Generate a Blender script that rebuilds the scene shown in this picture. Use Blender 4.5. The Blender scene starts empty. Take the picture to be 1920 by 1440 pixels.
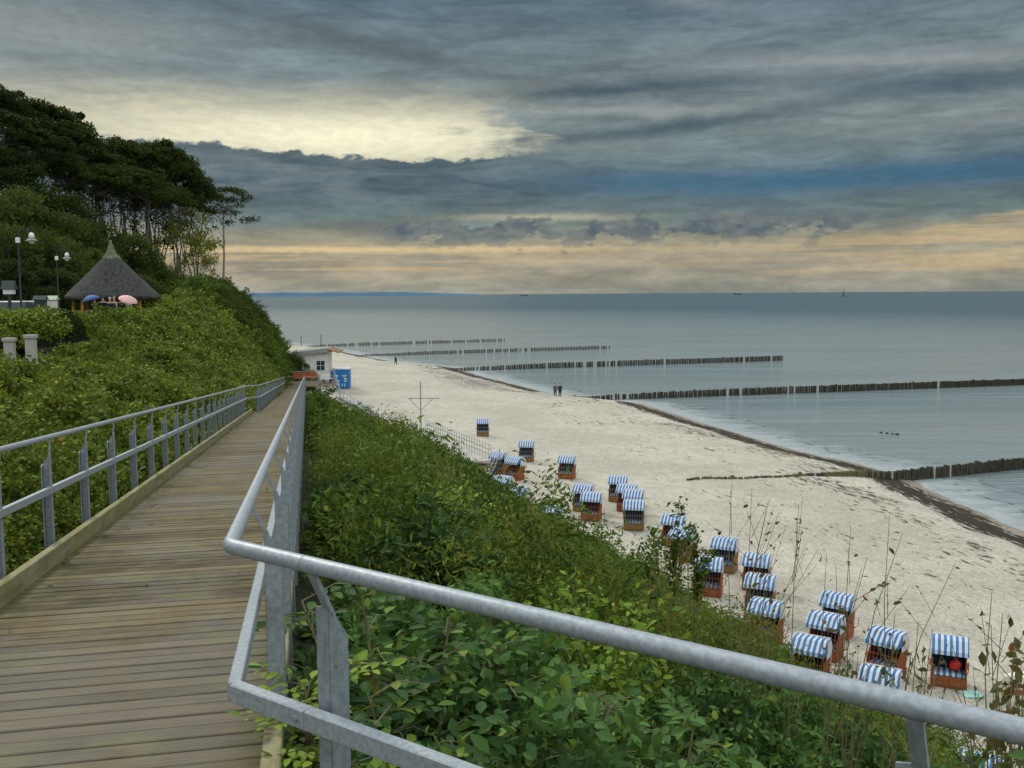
import bpy, bmesh, math, random
import numpy as np
from mathutils import Vector, Matrix, Euler, noise as mnoise
R = math.radians
random.seed(7); np.random.seed(7)
S = bpy.context.scene
COL = S.collection
# ------------------------------------------------------------------ camera
EZ = 14.0                       # eye height over the sea
F = 1800.0                      # focal length in pixels of a 1920 wide picture
PITCH = math.atan((720-551)/F)
ROLL = R(0.33)
cd = bpy.data.cameras.new('camera'); cam = bpy.data.objects.new('camera', cd); COL.objects.link(cam)
cd.sensor_width = 36; cd.lens = 36*F/1920; cd.clip_start = .05; cd.clip_end = 200000
CAMROT = Matrix.Rotation(math.pi/2 - PITCH, 3, 'X') @ Matrix.Rotation(-ROLL, 3, 'Z')
cam.matrix_world = Matrix.Translation((0, 0, EZ)) @ CAMROT.to_4x4()
S.camera = cam
def ray(px, py):
    return (CAMROT @ Vector(((px-960)/F, -(py-720)/F, -1)))
def at(px, py, y):              # the point seen at that pixel of the photo, y metres ahead
    d = ray(px, py); k = y/d.y
    return Vector((d.x*k, y, EZ + d.z*k))
def hit(px, py, z):             # where the line of sight meets a level
    d = ray(px, py); k = (z-EZ)/d.z
    return Vector((d.x*k, d.y*k, z))

# ------------------------------------------------------------------ sky
class E:
    nt = None
    def __init__(s, v): s.v = v
    @staticmethod
    def m(op, *a, clamp=False):
        n = E.nt.nodes.new('ShaderNodeMath'); n.operation = op; n.use_clamp = clamp
        for i, x in enumerate(a):
            x = x.v if isinstance(x, E) else x
            if isinstance(x, (int, float)): n.inputs[i].default_value = x
            else: E.nt.links.new(x, n.inputs[i])
        return E(n.outputs[0])
    def __add__(a, b): return E.m('ADD', a, b)
    def __radd__(a, b): return E.m('ADD', b, a)
    def __sub__(a, b): return E.m('SUBTRACT', a, b)
    def __rsub__(a, b): return E.m('SUBTRACT', b, a)
    def __mul__(a, b): return E.m('MULTIPLY', a, b)
    def __rmul__(a, b): return E.m('MULTIPLY', b, a)
    def __truediv__(a, b): return E.m('DIVIDE', a, b)
def sstep(x, lo, hi):
    n = E.nt.nodes.new('ShaderNodeMapRange'); n.interpolation_type = 'SMOOTHSTEP'
    E.nt.links.new(x.v, n.inputs[0])
    for i, v in ((1, lo), (2, hi)):
        if isinstance(v, E): E.nt.links.new(v.v, n.inputs[i])
        else: n.inputs[i].default_value = v
    return E(n.outputs[0])
def gauss(x, c, w):
    d = (x - c)/w
    return E.m('EXPONENT', E.m('MULTIPLY', d*d, -1.0))
def combine(x, y, z=0.0):
    n = E.nt.nodes.new('ShaderNodeCombineXYZ')
    for i, v in enumerate((x, y, z)):
        if isinstance(v, E): E.nt.links.new(v.v, n.inputs[i])
        else: n.inputs[i].default_value = v
    return n.outputs[0]
def nz(vec, scale, detail=4, rough=.55, dist=0.0):
    n = E.nt.nodes.new('ShaderNodeTexNoise'); n.inputs['Scale'].default_value = scale
    n.inputs['Detail'].default_value = detail; n.inputs['Roughness'].default_value = rough
    n.inputs['Distortion'].default_value = dist
    if vec is not None: E.nt.links.new(vec, n.inputs['Vector'])
    return E(n.outputs['Fac'])
def mixc(f, a, b, mode='MIX'):
    n = E.nt.nodes.new('ShaderNodeMix'); n.data_type = 'RGBA'; n.blend_type = mode
    for i, v in ((0, f), (6, a), (7, b)):
        v = v.v if isinstance(v, E) else v
        if isinstance(v, (int, float)): n.inputs[i].default_value = v
        elif isinstance(v, tuple): n.inputs[i].default_value = (*v, 1) if len(v) == 3 else v
        else: E.nt.links.new(v, n.inputs[i])
    return n.outputs[2]
def lin(*c): return tuple(((x/255+.055)/1.055)**2.4 if x > 10 else x/255/12.92 for x in c)

world = bpy.data.worlds.new('World'); S.world = world; world.use_nodes = True
wt = world.node_tree; wt.nodes.clear(); E.nt = wt
SUN_AZ, SUN_EL = R(-38), R(38)
def build_sky():
    tc = wt.nodes.new('ShaderNodeTexCoord')
    sp = wt.nodes.new('ShaderNodeSeparateXYZ'); wt.links.new(tc.outputs['Generated'], sp.inputs[0])
    x, y, z = (E(o) for o in sp.outputs)
    # azimuth in thousands of photo pixels, height over horizon likewise
    rr = E.m('SQRT', x*x + y*y)
    A = E.m('ARCTAN2', x, y)*1.8 + .96
    V = z/E.m('MAXIMUM', rr, .05)*1.8          # 0 horizon .. .53 top of the photo
    n1 = nz(combine(A*1.6, V*7.0, 1.7), 1.5, 5, .55, .3)
    n2 = nz(combine(A*4.0, V*22.0, 5.2), 1.6, 5, .6, .5)
    n3 = nz(combine(A*16.0, V*26.0, 2.2), 1.5, 5, .6, .3)
    Vw = V + (n1 - .5)*.055 + (n3 - .5)*.012
    cr = wt.nodes.new('ShaderNodeValToRGB'); wt.links.new(sstep_lin(Vw, 0, .6).v, cr.inputs[0])
    stops = [(0, (148, 143, 132)), (.045, (166, 152, 134)), (.10, (162, 149, 128)), (.13, (118, 128, 126)), (.165, (102, 113, 117)),
             (.21, (92, 110, 122)), (.245, (112, 124, 127)), (.29, (128, 135, 134)), (.35, (136, 141, 140)),
             (.40, (122, 130, 132)), (.46, (116, 126, 130)), (.53, (98, 113, 126)), (.60, (98, 113, 126))]
    e = cr.color_ramp.elements
    while len(e) < len(stops): e.new(.5)
    for i, (p, c) in enumerate(stops):
        e[i].position = p/.6; e[i].color = (*lin(*c), 1)
    c = cr.outputs[0]
    # broad light and dark streaks
    streak = sstep(n2, .32, .68)
    c = mixc(.42, c, mixc(streak, (.46, .54, .57), (1.40, 1.44, 1.40)), 'MULTIPLY')
    c = mixc(.45, c, mixc(sstep(n1, .3, .7), (.55, .63, .66), (1.30, 1.36, 1.34)), 'MULTIPLY')
    # explicit streaks of the photographed cloud field (azimuth, height, widths)
    def blob(ax, vy, wx, wy, tilt=0.0):
        dv = (V + (n3 - .5)*.018 + (n1-.5)*.02) - ((551-vy)/1000) - (A - ax/1000)*tilt
        return gauss(A, ax/1000, wx/1000)*gauss(dv, 0.0, wy/1000)
    for b, k, col in ((blob(1140, 183, 260, 13, .03), .55, (62, 78, 90)), (blob(1300, 245, 330, 15, .10), .55, (68, 84, 94)),
                   (blob(1750, 205, 330, 20, -.05), .5, (72, 90, 104)), (blob(700, 100, 330, 22, -.22), .5, (86, 94, 98)),
                   (blob(1130, 55, 140, 20, 0), .4, (80, 97, 112)), (blob(1600, 155, 300, 14, -.06), .6, (152, 154, 154)),
                   (blob(1150, 222, 220, 9, -.02), .6, (158, 160, 156)), (blob(1290, 35, 100, 12, -.1), .5, (134, 140, 142)),
                   (blob(1800, 270, 200, 14, .05), .5, (140, 144, 144)), (blob(1100, 285, 150, 10, 0), .5, (136, 142, 138)),
                   (blob(150, 110, 300, 50, 0), .5, (150, 152, 148))):
        c = mixc(E.m('MINIMUM', b*k*1.45, .9), c, lin(*col))
    c = mixc(1.0, c, (.94, 1.0, 1.03), 'MULTIPLY')
    # blue gap on the right
    blue = gauss(V + (n1-.5)*.03, (551-352)/1000, .022)*sstep(A, .62, 1.45)*(.55 + n2*.6)
    c = mixc(E.m('MINIMUM', blue, .9), c, lin(62, 104, 130))
    # dark bank below the bright opening
    edge = .268 - E.m('MULTIPLY', sstep(A, .34, .75), .022) + (n3 - .5)*.042 + sstep(A, .85, 1.05)*.008
    bank = (1.0 - sstep(V - edge, -.003, .003))*sstep(V, .15, .19)*(1.0 - sstep(A, .75, 1.2))
    c = mixc(bank*.8, c, mixc(sstep(n2, .3, .7), lin(64, 82, 92), lin(112, 124, 128)))
    # bright yellow opening
    up = 1.0 - sstep(V + (n1-.5)*.05 + (n2-.5)*.02, .30, .41)
    side = (1.0 - sstep(A + (n2-.5)*.50 + (n3-.5)*.12, .84, 1.04))*sstep(A + (n1-.5)*.1, -.25, .35)
    gl = sstep(V - edge, -.002, .005)*up*side
    core = gauss(V, .285, .045)*gauss(A, .66, .40)
    c = mixc(gl*.97, c, mixc(E.m('MULTIPLY', core, 1.0, clamp=True), mixc(sstep(n2, .3, .75), lin(176, 175, 156), lin(214, 208, 178)), lin(255, 250, 216)))
    # peach light near the horizon, broken by streaks
    n4 = nz(combine(A*2.6, V*60.0, 8.0), 1.0, 5, .6, .6)
    pe = sstep(n4 + (n3-.5)*.12, .40, .60)*sstep(V, .015, .05)*(1.0 - sstep(V + (n3-.5)*.02 - sstep(A, 1.55, 1.95)*.045, .090, .102))
    pe2 = pe*(.35 + .65*E.m('MAXIMUM', gauss(A, .58, .42), gauss(A, 1.85, .40)))
    c = mixc(pe2*.66, c, lin(206, 180, 136))
    sl = gauss(V + (n3-.5)*.012, .083, .006)*(1.0 - sstep(A, .9, 1.35))*sstep(n1, .2, .4)
    c = mixc(sl*.65, c, lin(232, 206, 155))
    sl2 = gauss(V + (n3-.5)*.012, .140, .007)*gauss(A, 1.02, .16)
    c = mixc(sl2*.7, c, lin(196, 190, 160))
    # row of small dark cumulus
    n5 = nz(combine(A*11.0, V*20.0, 3.0), 1.4, 6, .62, .2)
    cu = sstep(n5 + gauss(V - (A-1.1)*.015, .117, .024)*.20 - .08, .50, .57)*gauss(V, .120, .030)*sstep(A, .66, .78)*(1.0 - sstep(A, 1.5, 1.7))
    c = mixc(E.m('MULTIPLY', cu, 1.1, clamp=True), c, mixc(sstep(n3, .3, .7), lin(82, 98, 108), lin(122, 128, 126)))
    n6 = sstep(nz(combine(A*14.0, V*40.0, 9.0), 1.4, 4, .6, .2), .58, .66)*gauss(V, .082, .012)*gauss(A, 1.06, .12)
    c = mixc(n6*.7, c, lin(110, 112, 112))
    fineN = nz(combine(A*26.0, V*70.0, 6.0), 1.3, 5, .65, .3)
    c = mixc(.5, c, mixc(sstep(fineN, .25, .75), (.80, .81, .82), (1.18, 1.18, 1.17)), 'MULTIPLY')
    # light overcast higher up than the photograph looks, and behind the viewer
    hi = sstep(V, .56, 1.5)
    back = 1.0 - sstep(y, -.5, .35)
    c = mixc(E.m('MAXIMUM', hi, back*sstep(V, -.05, .4)), c, mixc(nz(combine(x, y, z), 3.0, 4), (1.05*HI, 1.12*HI, 1.2*HI), (1.75*HI, 1.78*HI, 1.78*HI)))
    # physical sky shines through a little
    sk = wt.nodes.new('ShaderNodeTexSky'); sk.sky_type = 'NISHITA'; sk.sun_disc = False
    sk.sun_elevation = SUN_EL; sk.sun_rotation = SUN_AZ
    b1 = wt.nodes.new('ShaderNodeBackground'); b1.inputs[1].default_value = .05; wt.links.new(sk.outputs[0], b1.inputs[0])
    b2 = wt.nodes.new('ShaderNodeBackground'); b2.inputs[1].default_value = 1.0; wt.links.new(c, b2.inputs[0])
    mx = wt.nodes.new('ShaderNodeMixShader'); mx.inputs[0].default_value = .96
    wt.links.new(b1.outputs[0], mx.inputs[1]); wt.links.new(b2.outputs[0], mx.inputs[2])
    o = wt.nodes.new('ShaderNodeOutputWorld'); wt.links.new(mx.outputs[0], o.inputs[0])
def sstep_lin(x, lo, hi):
    n = E.nt.nodes.new('ShaderNodeMapRange'); E.nt.links.new(x.v, n.inputs[0])
    n.inputs[1].default_value = lo; n.inputs[2].default_value = hi
    return E(n.outputs[0])
HI = .86
build_sky()
world.cycles.sampling_method = 'MANUAL'; world.cycles.sample_map_resolution = 512
sl = bpy.data.lights.new('sun', 'SUN'); sl.energy = 1.5; sl.angle = R(10); sl.color = (1, .93, .82)
so = bpy.data.objects.new('sun', sl); COL.objects.link(so)
sd = Vector((math.sin(SUN_AZ)*math.cos(SUN_EL), math.cos(SUN_AZ)*math.cos(SUN_EL), math.sin(SUN_EL)))
so.rotation_euler = sd.to_track_quat('Z', 'Y').to_euler()
so.location = (0, 0, 60)
S.view_settings.view_transform = 'Standard'; S.view_settings.look = 'None'
S.view_settings.exposure = 0; S.view_settings.gamma = 1
S.cycles.max_bounces = 4; S.cycles.diffuse_bounces = 2; S.cycles.glossy_bounces = 2; S.cycles.transmission_bounces = 3
S.cycles.transparent_max_bounces = 4; S.cycles.caustics_reflective = False; S.cycles.caustics_refractive = False

# ------------------------------------------------------------------ materials
def mat(name, col=(.5, .5, .5), rough=.8, metal=0.0, spec=.5):
    m = bpy.data.materials.new(name); m.use_nodes = True
    b = m.node_tree.nodes['Principled BSDF']
    b.inputs['Base Color'].default_value = (*col, 1); b.inputs['Roughness'].default_value = rough
    b.inputs['Metallic'].default_value = metal; b.inputs['Specular IOR Level'].default_value = spec
    m['p'] = 1
    return m
def bsdf(m): return m.node_tree.nodes['Principled BSDF']
def coord(m, kind='Object', scale=(1, 1, 1)):
    t = m.node_tree; c = t.nodes.new('ShaderNodeTexCoord'); mp = t.nodes.new('ShaderNodeMapping')
    mp.inputs['Scale'].default_value = scale; t.links.new(c.outputs[kind], mp.inputs[0]); return mp.outputs[0]
def bump(m, h, strength=.3, dist=.01):
    t = m.node_tree; b = t.nodes.new('ShaderNodeBump'); b.inputs['Strength'].default_value = strength
    b.inputs['Distance'].default_value = dist; t.links.new(h.v if isinstance(h, E) else h, b.inputs['Height'])
    t.links.new(b.outputs[0], bsdf(m).inputs['Normal'])
def noisy(name, c1, c2, scale=4, rough=.85, bmp=.2, bd=.01, stretch=(1, 1, 1), metal=0, kind='Object', detail=5, lo=.35, hi=.65, spec=.4):
    m = mat(name, c1, rough, metal, spec); E.nt = m.node_tree
    v = coord(m, kind, stretch); n = nz(v, scale, detail, .6)
    m.node_tree.links.new(mixc(sstep(n, lo, hi), c1, c2), bsdf(m).inputs['Base Color'])
    if bmp: bump(m, nz(v, scale*5, 4, .6), bmp, bd)
    return m
M = {}
M['galv'] = noisy('galvanised_steel', (.22, .265, .29), (.32, .37, .395), 34, .55, .12, .002, metal=.35, detail=6)
M['galv2'] = noisy('galvanised_rail', (.26, .305, .33), (.36, .41, .435), 60, .5, .12, .002, metal=.3, detail=6)
M['white'] = noisy('white_paint', (.62, .62, .60), (.74, .74, .72), 2, .6, .05)
M['wicker'] = noisy('white_wicker', (.50, .50, .48), (.66, .66, .64), 30, .8, .5, .01)
M['concrete'] = noisy('concrete', (.36, .35, .32), (.50, .49, .45), 1.5, .9, .2)
M['redwood'] = noisy('orange_wood', (.20, .052, .014), (.32, .09, .025), 3, .6, .1, stretch=(1, 1, 6))
M['brownwood'] = noisy('brown_wood', (.16, .085, .025), (.25, .14, .045), 3, .6, .1, stretch=(1, 1, 6))
M['navy'] = noisy('navy_cloth', (.012, .02, .045), (.02, .03, .065), 8, .9, .1)
M['slat'] = mat('grey_slat', (.22, .22, .20), .7)
M['slatred'] = mat('orange_slat', (.30, .10, .04), .7)
M['blue'] = noisy('blue_paint', (.012, .16, .45), (.02, .20, .52), 1, .45, 0)
M['roofgrey'] = noisy('grey_roofing', (.22, .25, .24), (.30, .32, .31), 1.2, .9, .2)
M['glass'] = mat('dark_glass', (.03, .05, .05), .1)
M['rust'] = noisy('orange_board', (.30, .09, .025), (.40, .13, .035), 1.5, .7, .1)
M['thatch'] = noisy('thatch', (.026, .030, .030), (.070, .072, .062), 2.5, .95, .9, .05, stretch=(3, 3, .8))
M['moss'] = noisy('mossy_ridge', (.09, .105, .06), (.17, .175, .12), 3, .95, .4)
M['post'] = noisy('orange_post', (.42, .22, .04), (.55, .30, .06), 2, .7, .1, stretch=(4, 4, .5))
M['lampgreen'] = mat('dark_green_metal', (.012, .03, .028), .4)
M['lampwhite'] = mat('opal_glass', (.75, .75, .72), .3)
M['bark'] = noisy('bark', (.085, .08, .075), (.17, .165, .155), 3, .9, .4, .03, stretch=(3, 3, .5))
M['barkpale'] = noisy('pale_bark', (.18, .17, .165), (.30, .29, .275), 3, .9, .4, .03, stretch=(3, 3, .5))
M['twig'] = noisy('twig', (.10, .085, .04), (.20, .17, .08), 8, .8, 0)
M['skin'] = mat('skin', (.45, .27, .19), .6)
M['black'] = mat('black_cloth', (.012, .012, .016), .9)
M['denim'] = mat('blue_jeans', (.05, .08, .14), .9)
M['hair'] = mat('dark_hair', (.03, .02, .015), .7)
M['hairgrey'] = mat('light_hair', (.45, .40, .33), .8)
M['umbblue'] = mat('blue_umbrella_cloth', (.02, .08, .28), .7)
M['umbpink'] = mat('pink_umbrella_cloth', (.70, .42, .40), .7)
M['red'] = mat('red_cloth', (.55, .015, .015), .7)
M['beige'] = mat('beige_cloth', (.40, .38, .30), .9)
M['teal'] = mat('pale_green_cloth', (.35, .60, .52), .9)
M['ship'] = mat('hazy_grey_hull', (.08, .10, .12), .8)
M['sail'] = mat('grey_sail', (.10, .11, .12), .8)
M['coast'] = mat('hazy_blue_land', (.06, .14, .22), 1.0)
M['duck'] = mat('dark_stone', (.02, .022, .02), .9)
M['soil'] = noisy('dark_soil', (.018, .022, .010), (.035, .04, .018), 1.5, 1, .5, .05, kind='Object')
M['cover'] = noisy('cream_cloth', (.62, .60, .50), (.72, .70, .60), 2, .8, .05)
M['palegreen'] = noisy('pale_green_board', (.42, .50, .36), (.50, .56, .42), 2, .7, 0)
M['asphalt'] = noisy('promenade_paving', (.22, .21, .19), (.30, .29, .26), 3, .9, .2)
# blue and white stripes across local X
def stripes():
    m = mat('striped_awning', (.7, .7, .7), .8); E.nt = m.node_tree
    c = m.node_tree.nodes.new('ShaderNodeTexCoord'); s = m.node_tree.nodes.new('ShaderNodeSeparateXYZ')
    m.node_tree.links.new(c.outputs['Object'], s.inputs[0])
    f = E.m('FRACT', (E(s.outputs[0]) + 5.0)*5.3)
    k = sstep(f, .47, .53)
    n = nz(c.outputs['Object'], 5, 3)
    m.node_tree.links.new(mixc(k, (.56, .59, .60), mixc(n, (.02, .13, .36), (.04, .19, .46))), bsdf(m).inputs['Base Color'])
    return m
M['stripe'] = stripes()
# weathered boards
def boards():
    m = mat('weathered_planks', (.3, .25, .17), .85, 0, .3); E.nt = m.node_tree; t = m.node_tree
    a = t.nodes.new('ShaderNodeAttribute'); a.attribute_name = 'var'; var = E(a.outputs['Fac'])
    pc = t.nodes.new('ShaderNodeTexCoord'); ps = t.nodes.new('ShaderNodeSeparateXYZ'); t.links.new(pc.outputs['Object'], ps.inputs[0])
    v = combine(E(ps.outputs[0])*2.6 + var*71.0, E(ps.outputs[1])*45.0, var*23.0)
    n = nz(v, 1.0, 6, .7); v2 = coord(m, 'Object', (1, 1, 1)); big = nz(v2, .7, 4, .6); mid = nz(v2, 6, 4, .6)
    base = mixc(sstep(n*.8 + var*.25 + mid*.3, .38, .98), (.036, .031, .014), (.225, .178, .088))
    base = mixc(sstep(big, .42, .62)*.5, base, (.17, .165, .15))
    base = mixc(sstep(nz(v2, 2.3, 4, .6), .5, .68)*.42, base, (.20, .21, .08))
    sp = t.nodes.new('ShaderNodeSeparateXYZ'); t.links.new(v2, sp.inputs[0])
    edge = E.m('MAXIMUM', gauss(E(sp.outputs[0]), -2.15, .22), gauss(E(sp.outputs[0]), -.2, .10))
    base = mixc(edge*mid*1.1, base, (.09, .10, .035))
    # reeding grooves
    g = E.m('SINE', E(sp.outputs[1])*(2*math.pi/.0242))
    base = mixc(sstep(g, .35, 1.0)*.38, base, (.045, .04, .025))
    t.links.new(base, bsdf(m).inputs['Base Color'])
    bump(m, g*.5 + n, .5, .006)
    return m
M['planks'] = boards()
def kerbm():
    m = mat('mossy_kerb_timber', (.3, .28, .15), .9); E.nt = m.node_tree
    v = coord(m, 'Object', (6, 1.0, 6)); n = nz(v, 2, 5, .65); v2 = coord(m, 'Object'); n2 = nz(v2, 3, 4)
    base = mixc(sstep(n, .35, .65), (.16, .15, .075), (.28, .26, .14))
    base = mixc(sstep(n2, .45, .62)*.55, base, (.22, .21, .04))
    m.node_tree.links.new(base, bsdf(m).inputs['Base Color']); bump(m, n, .4, .01); return m
M['kerb'] = kerbm()
M['pile'] = noisy('wet_timber', (.018, .019, .014), (.060, .058, .035), 3, .8, .5, .03, stretch=(3, 3, .6))
M['pilegreen'] = noisy('mossy_timber', (.06, .065, .025), (.15, .14, .06), 3, .9, .5, .03, stretch=(3, 3, .6))
M['pilepale'] = noisy('bleached_timber', (.30, .31, .29), (.44, .45, .42), 3, .9, .3, .03, stretch=(3, 3, .6))
def leafm(name, dark, light, yellow=(.16, .16, .03), yk=.12, trans=.25, rough=.6, spec=.14):
    m = bpy.data.materials.new(name); m.use_nodes = True; t = m.node_tree; E.nt = t
    a = t.nodes.new('ShaderNodeAttribute'); a.attribute_name = 'var'; var = E(a.outputs['Fac'])
    oi = t.nodes.new('ShaderNodeObjectInfo'); rnd = E(oi.outputs['Random'])
    f = E.m('MULTIPLY', var*.62 + rnd*.55 - .06, 1.0, clamp=True)
    base = mixc(f, dark, light)
    yy = sstep(E.m('FRACT', var*17.3 + rnd*3.1), 1-yk, 1-yk+.02)
    base = mixc(yy*.8, base, yellow)
    b = bsdf(m); b.inputs['Roughness'].default_value = rough; b.inputs['Specular IOR Level'].default_value = spec
    t.links.new(base, b.inputs['Base Color'])
    tr = t.nodes.new('ShaderNodeBsdfTranslucent'); t.links.new(mixc(.5, base, (.16, .22, .03)), tr.inputs[0])
    mx = t.nodes.new('ShaderNodeMixShader'); mx.inputs[0].default_value = trans
    t.links.new(b.outputs[0], mx.inputs[1]); t.links.new(tr.outputs[0], mx.inputs[2])
    t.links.new(mx.outputs[0], t.nodes['Material Output'].inputs[0]); return m
M['leaf_near'] = leafm('glossy_leaf', (.012, .045, .012), (.105, .215, .05), (.20, .28, .04), .10, .22)
M['leaf_bright'] = leafm('bright_leaf', (.07, .15, .015), (.21, .34, .04), (.30, .36, .05), .2, .22)
M['leaf_mid'] = leafm('shrub_leaf', (.012, .038, .006), (.115, .205, .024), (.20, .24, .03), .14, .22)
M['leaf_bramble'] = leafm('bramble_leaf', (.018, .044, .006), (.20, .275, .03), (.30, .22, .03), .07, .22)
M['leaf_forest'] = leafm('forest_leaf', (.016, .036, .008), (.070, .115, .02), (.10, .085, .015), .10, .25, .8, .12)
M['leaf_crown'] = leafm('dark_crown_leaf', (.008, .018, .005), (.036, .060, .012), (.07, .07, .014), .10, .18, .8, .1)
M['leaf_dark'] = leafm('dark_shrub_leaf', (.010, .034, .010), (.05, .115, .028), (.10, .16, .03), .08, .2)
M['leaf_olive'] = leafm('olive_leaf', (.07, .10, .014), (.19, .22, .028), (.28, .24, .03), .2, .4)
M['leaf_dry'] = leafm('dry_leaf', (.06, .07, .02), (.13, .12, .035), (.20, .08, .03), .25, .3)
M['grass'] = leafm('dry_stalk', (.10, .11, .03), (.24, .23, .09), (.30, .26, .12), .3, .3)

# ------------------------------------------------------------------ object helpers
def tag(o, label=None, cat=None, group=None, kind=None):
    if label: o['label'] = label
    if cat: o['category'] = cat
    if group: o['group'] = group
    if kind: o['kind'] = kind
    return o
def empty(name, loc=(0, 0, 0), rz=0.0, label=None, cat=None, group=None):
    o = bpy.data.objects.new(name, None); COL.objects.link(o); o.location = loc; o.rotation_euler = (0, 0, rz)
    o.empty_display_size = .2
    return tag(o, label, cat, group)
class MB:
    def __init__(s): s.v = []; s.f = []; s.a = []
    def add(s, vs, fs, var=0.0):
        n = len(s.v); s.v += [tuple(v) for v in vs]; s.f += [tuple(i+n for i in f) for f in fs]; s.a += [var]*len(fs); return s
    def box(s, c, size, rot=None, var=0.0, taper=1.0):
        x, y, z = size[0]/2, size[1]/2, size[2]/2
        vs = [Vector((a*x*(taper if k > 0 else 1), b*y*(taper if k > 0 else 1), k*z)) for k in (-1, 1) for a, b in ((-1, -1), (1, -1), (1, 1), (-1, 1))]
        if rot is not None: vs = [rot @ v for v in vs]
        c = Vector(c)
        return s.add([v+c for v in vs], [(3, 2, 1, 0), (4, 5, 6, 7), (0, 1, 5, 4), (1, 2, 6, 5), (2, 3, 7, 6), (3, 0, 4, 7)], var)
    def bar(s, p, q, w, h, up=(0, 0, 1), var=0.0):   # rectangular bar from p to q
        p = Vector(p); q = Vector(q); d = (q-p); L = d.length; d.normalize()
        a = d.cross(Vector(up)).normalized(); b = a.cross(d)
        m = Matrix((a, d, b)).transposed()
        return s.box((p+q)/2, (w, L, h), m, var)
    def tube(s, pts, rad, n=10, cap=True, var=0.0):
        pts = [Vector(p) for p in pts]; rad = rad if hasattr(rad, '__len__') else [rad]*len(pts)
        rings = []; ref = Vector((0, 0, 1))
        for i, p in enumerate(pts):
            if i == 0: d = (pts[1]-p).normalized(); k = 1
            elif i == len(pts)-1: d = (p-pts[-2]).normalized(); k = 1
            else:
                d0 = (p-pts[i-1]).normalized(); d1 = (pts[i+1]-p).normalized(); d = (d0+d1).normalized()
            if abs(d.dot(ref)) > .95: ref = Vector((1, 0, 0)) if abs(d.x) < .9 else Vector((0, 1, 0))
            a = d.cross(ref).normalized(); b = a.cross(d)
            ref = b
            rings.append([p + (a*math.cos(2*math.pi*j/n) + b*math.sin(2*math.pi*j/n))*rad[i] for j in range(n)])
        vs = [v for r in rings for v in r]; fs = []
        for i in range(len(pts)-1):
            for j in range(n): fs.append((i*n+j, i*n+(j+1) % n, (i+1)*n+(j+1) % n, (i+1)*n+j))
        if cap: fs.append(tuple(range(n-1, -1, -1))); fs.append(tuple((len(pts)-1)*n+j for j in range(n)))
        return s.add(vs, fs, var)
    def lathe(s, prof, n=24, c=(0, 0, 0), jit=0.0, var=0.0):
        vs = []; fs = []; c = Vector(c)
        for r, z in prof:
            for j in range(n):
                a = 2*math.pi*j/n; k = 1 + (random.uniform(-jit, jit) if jit else 0)
                vs.append(c + Vector((r*k*math.cos(a), r*k*math.sin(a), z)))
        for i in range(len(prof)-1):
            for j in range(n): fs.append((i*n+j, i*n+(j+1) % n, (i+1)*n+(j+1) % n, (i+1)*n+j))
        return s.add(vs, fs, var)
    def ball(s, c, r, n=8, var=0.0):
        r = r if hasattr(r, '__len__') else (r, r, r); vs = []; fs = []; c = Vector(c); k = n//2
        for i in range(k+1):
            t = math.pi*i/k
            for j in range(n):
                a = 2*math.pi*j/n
                vs.append(c + Vector((r[0]*math.sin(t)*math.cos(a), r[1]*math.sin(t)*math.sin(a), r[2]*math.cos(t))))
        for i in range(k):
            for j in range(n): fs.append((i*n+j, (i+1)*n+j, (i+1)*n+(j+1) % n, i*n+(j+1) % n))
        return s.add(vs, fs, var)
    def ext(s, poly, x0, x1, var=0.0):               # (y,z) outline extruded along x
        n = len(poly); vs = [(x0, y, z) for y, z in poly] + [(x1, y, z) for y, z in poly]
        fs = [(i, (i+1) % n, n+(i+1) % n, n+i) for i in range(n)] + [tuple(range(n-1, -1, -1)), tuple(range(n, 2*n))]
        return s.add(vs, fs, var)
    def mesh(s, name):
        me = bpy.data.meshes.new(name); me.from_pydata(s.v, [], s.f); me.update()
        if any(s.a):
            at_ = me.attributes.new('var', 'FLOAT', 'FACE'); at_.data.foreach_set('value', s.a)
        return me
    def build(s, name, m, parent=None, smooth=False, bevel=0):
        me = s.mesh(name); me.materials.append(m)
        o = bpy.data.objects.new(name, me); COL.objects.link(o); o.parent = parent
        bm = bmesh.new(); bm.from_mesh(me); bmesh.ops.recalc_face_normals(bm, faces=bm.faces); bm.to_mesh(me); bm.free()
        if smooth: me.shade_smooth() if hasattr(me, 'shade_smooth') else None
        if smooth == 'auto': me.set_sharp_from_angle(angle=R(35))
        if bevel:
            b = o.modifiers.new('bevel', 'BEVEL'); b.width = bevel; b.segments = 1; b.limit_method = 'ANGLE'
        return o
def copy_tree(o, parent=None):
    c = o.copy(); COL.objects.link(c); c.parent = parent
    for ch in list(o.children): copy_tree(ch, c)
    return c
def npmesh(name, v, f, var=None, mats=(), mi=None):   # fast: v (n,3), f (m,k)
    me = bpy.data.meshes.new(name); v = np.asarray(v, np.float32); f = np.asarray(f, np.int32); k = f.shape[1]
    me.vertices.add(len(v)); me.vertices.foreach_set('co', v.ravel())
    me.loops.add(f.size); me.loops.foreach_set('vertex_index', f.ravel())
    me.polygons.add(len(f)); me.polygons.foreach_set('loop_start', np.arange(0, f.size, k, dtype=np.int32))
    me.polygons.foreach_set('loop_total', np.full(len(f), k, np.int32))
    if var is not None:
        a = me.attributes.new('var', 'FLOAT', 'FACE'); a.data.foreach_set('value', np.asarray(var, np.float32))
    for m in mats: me.materials.append(m)
    me.update(calc_edges=True); return me

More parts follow.
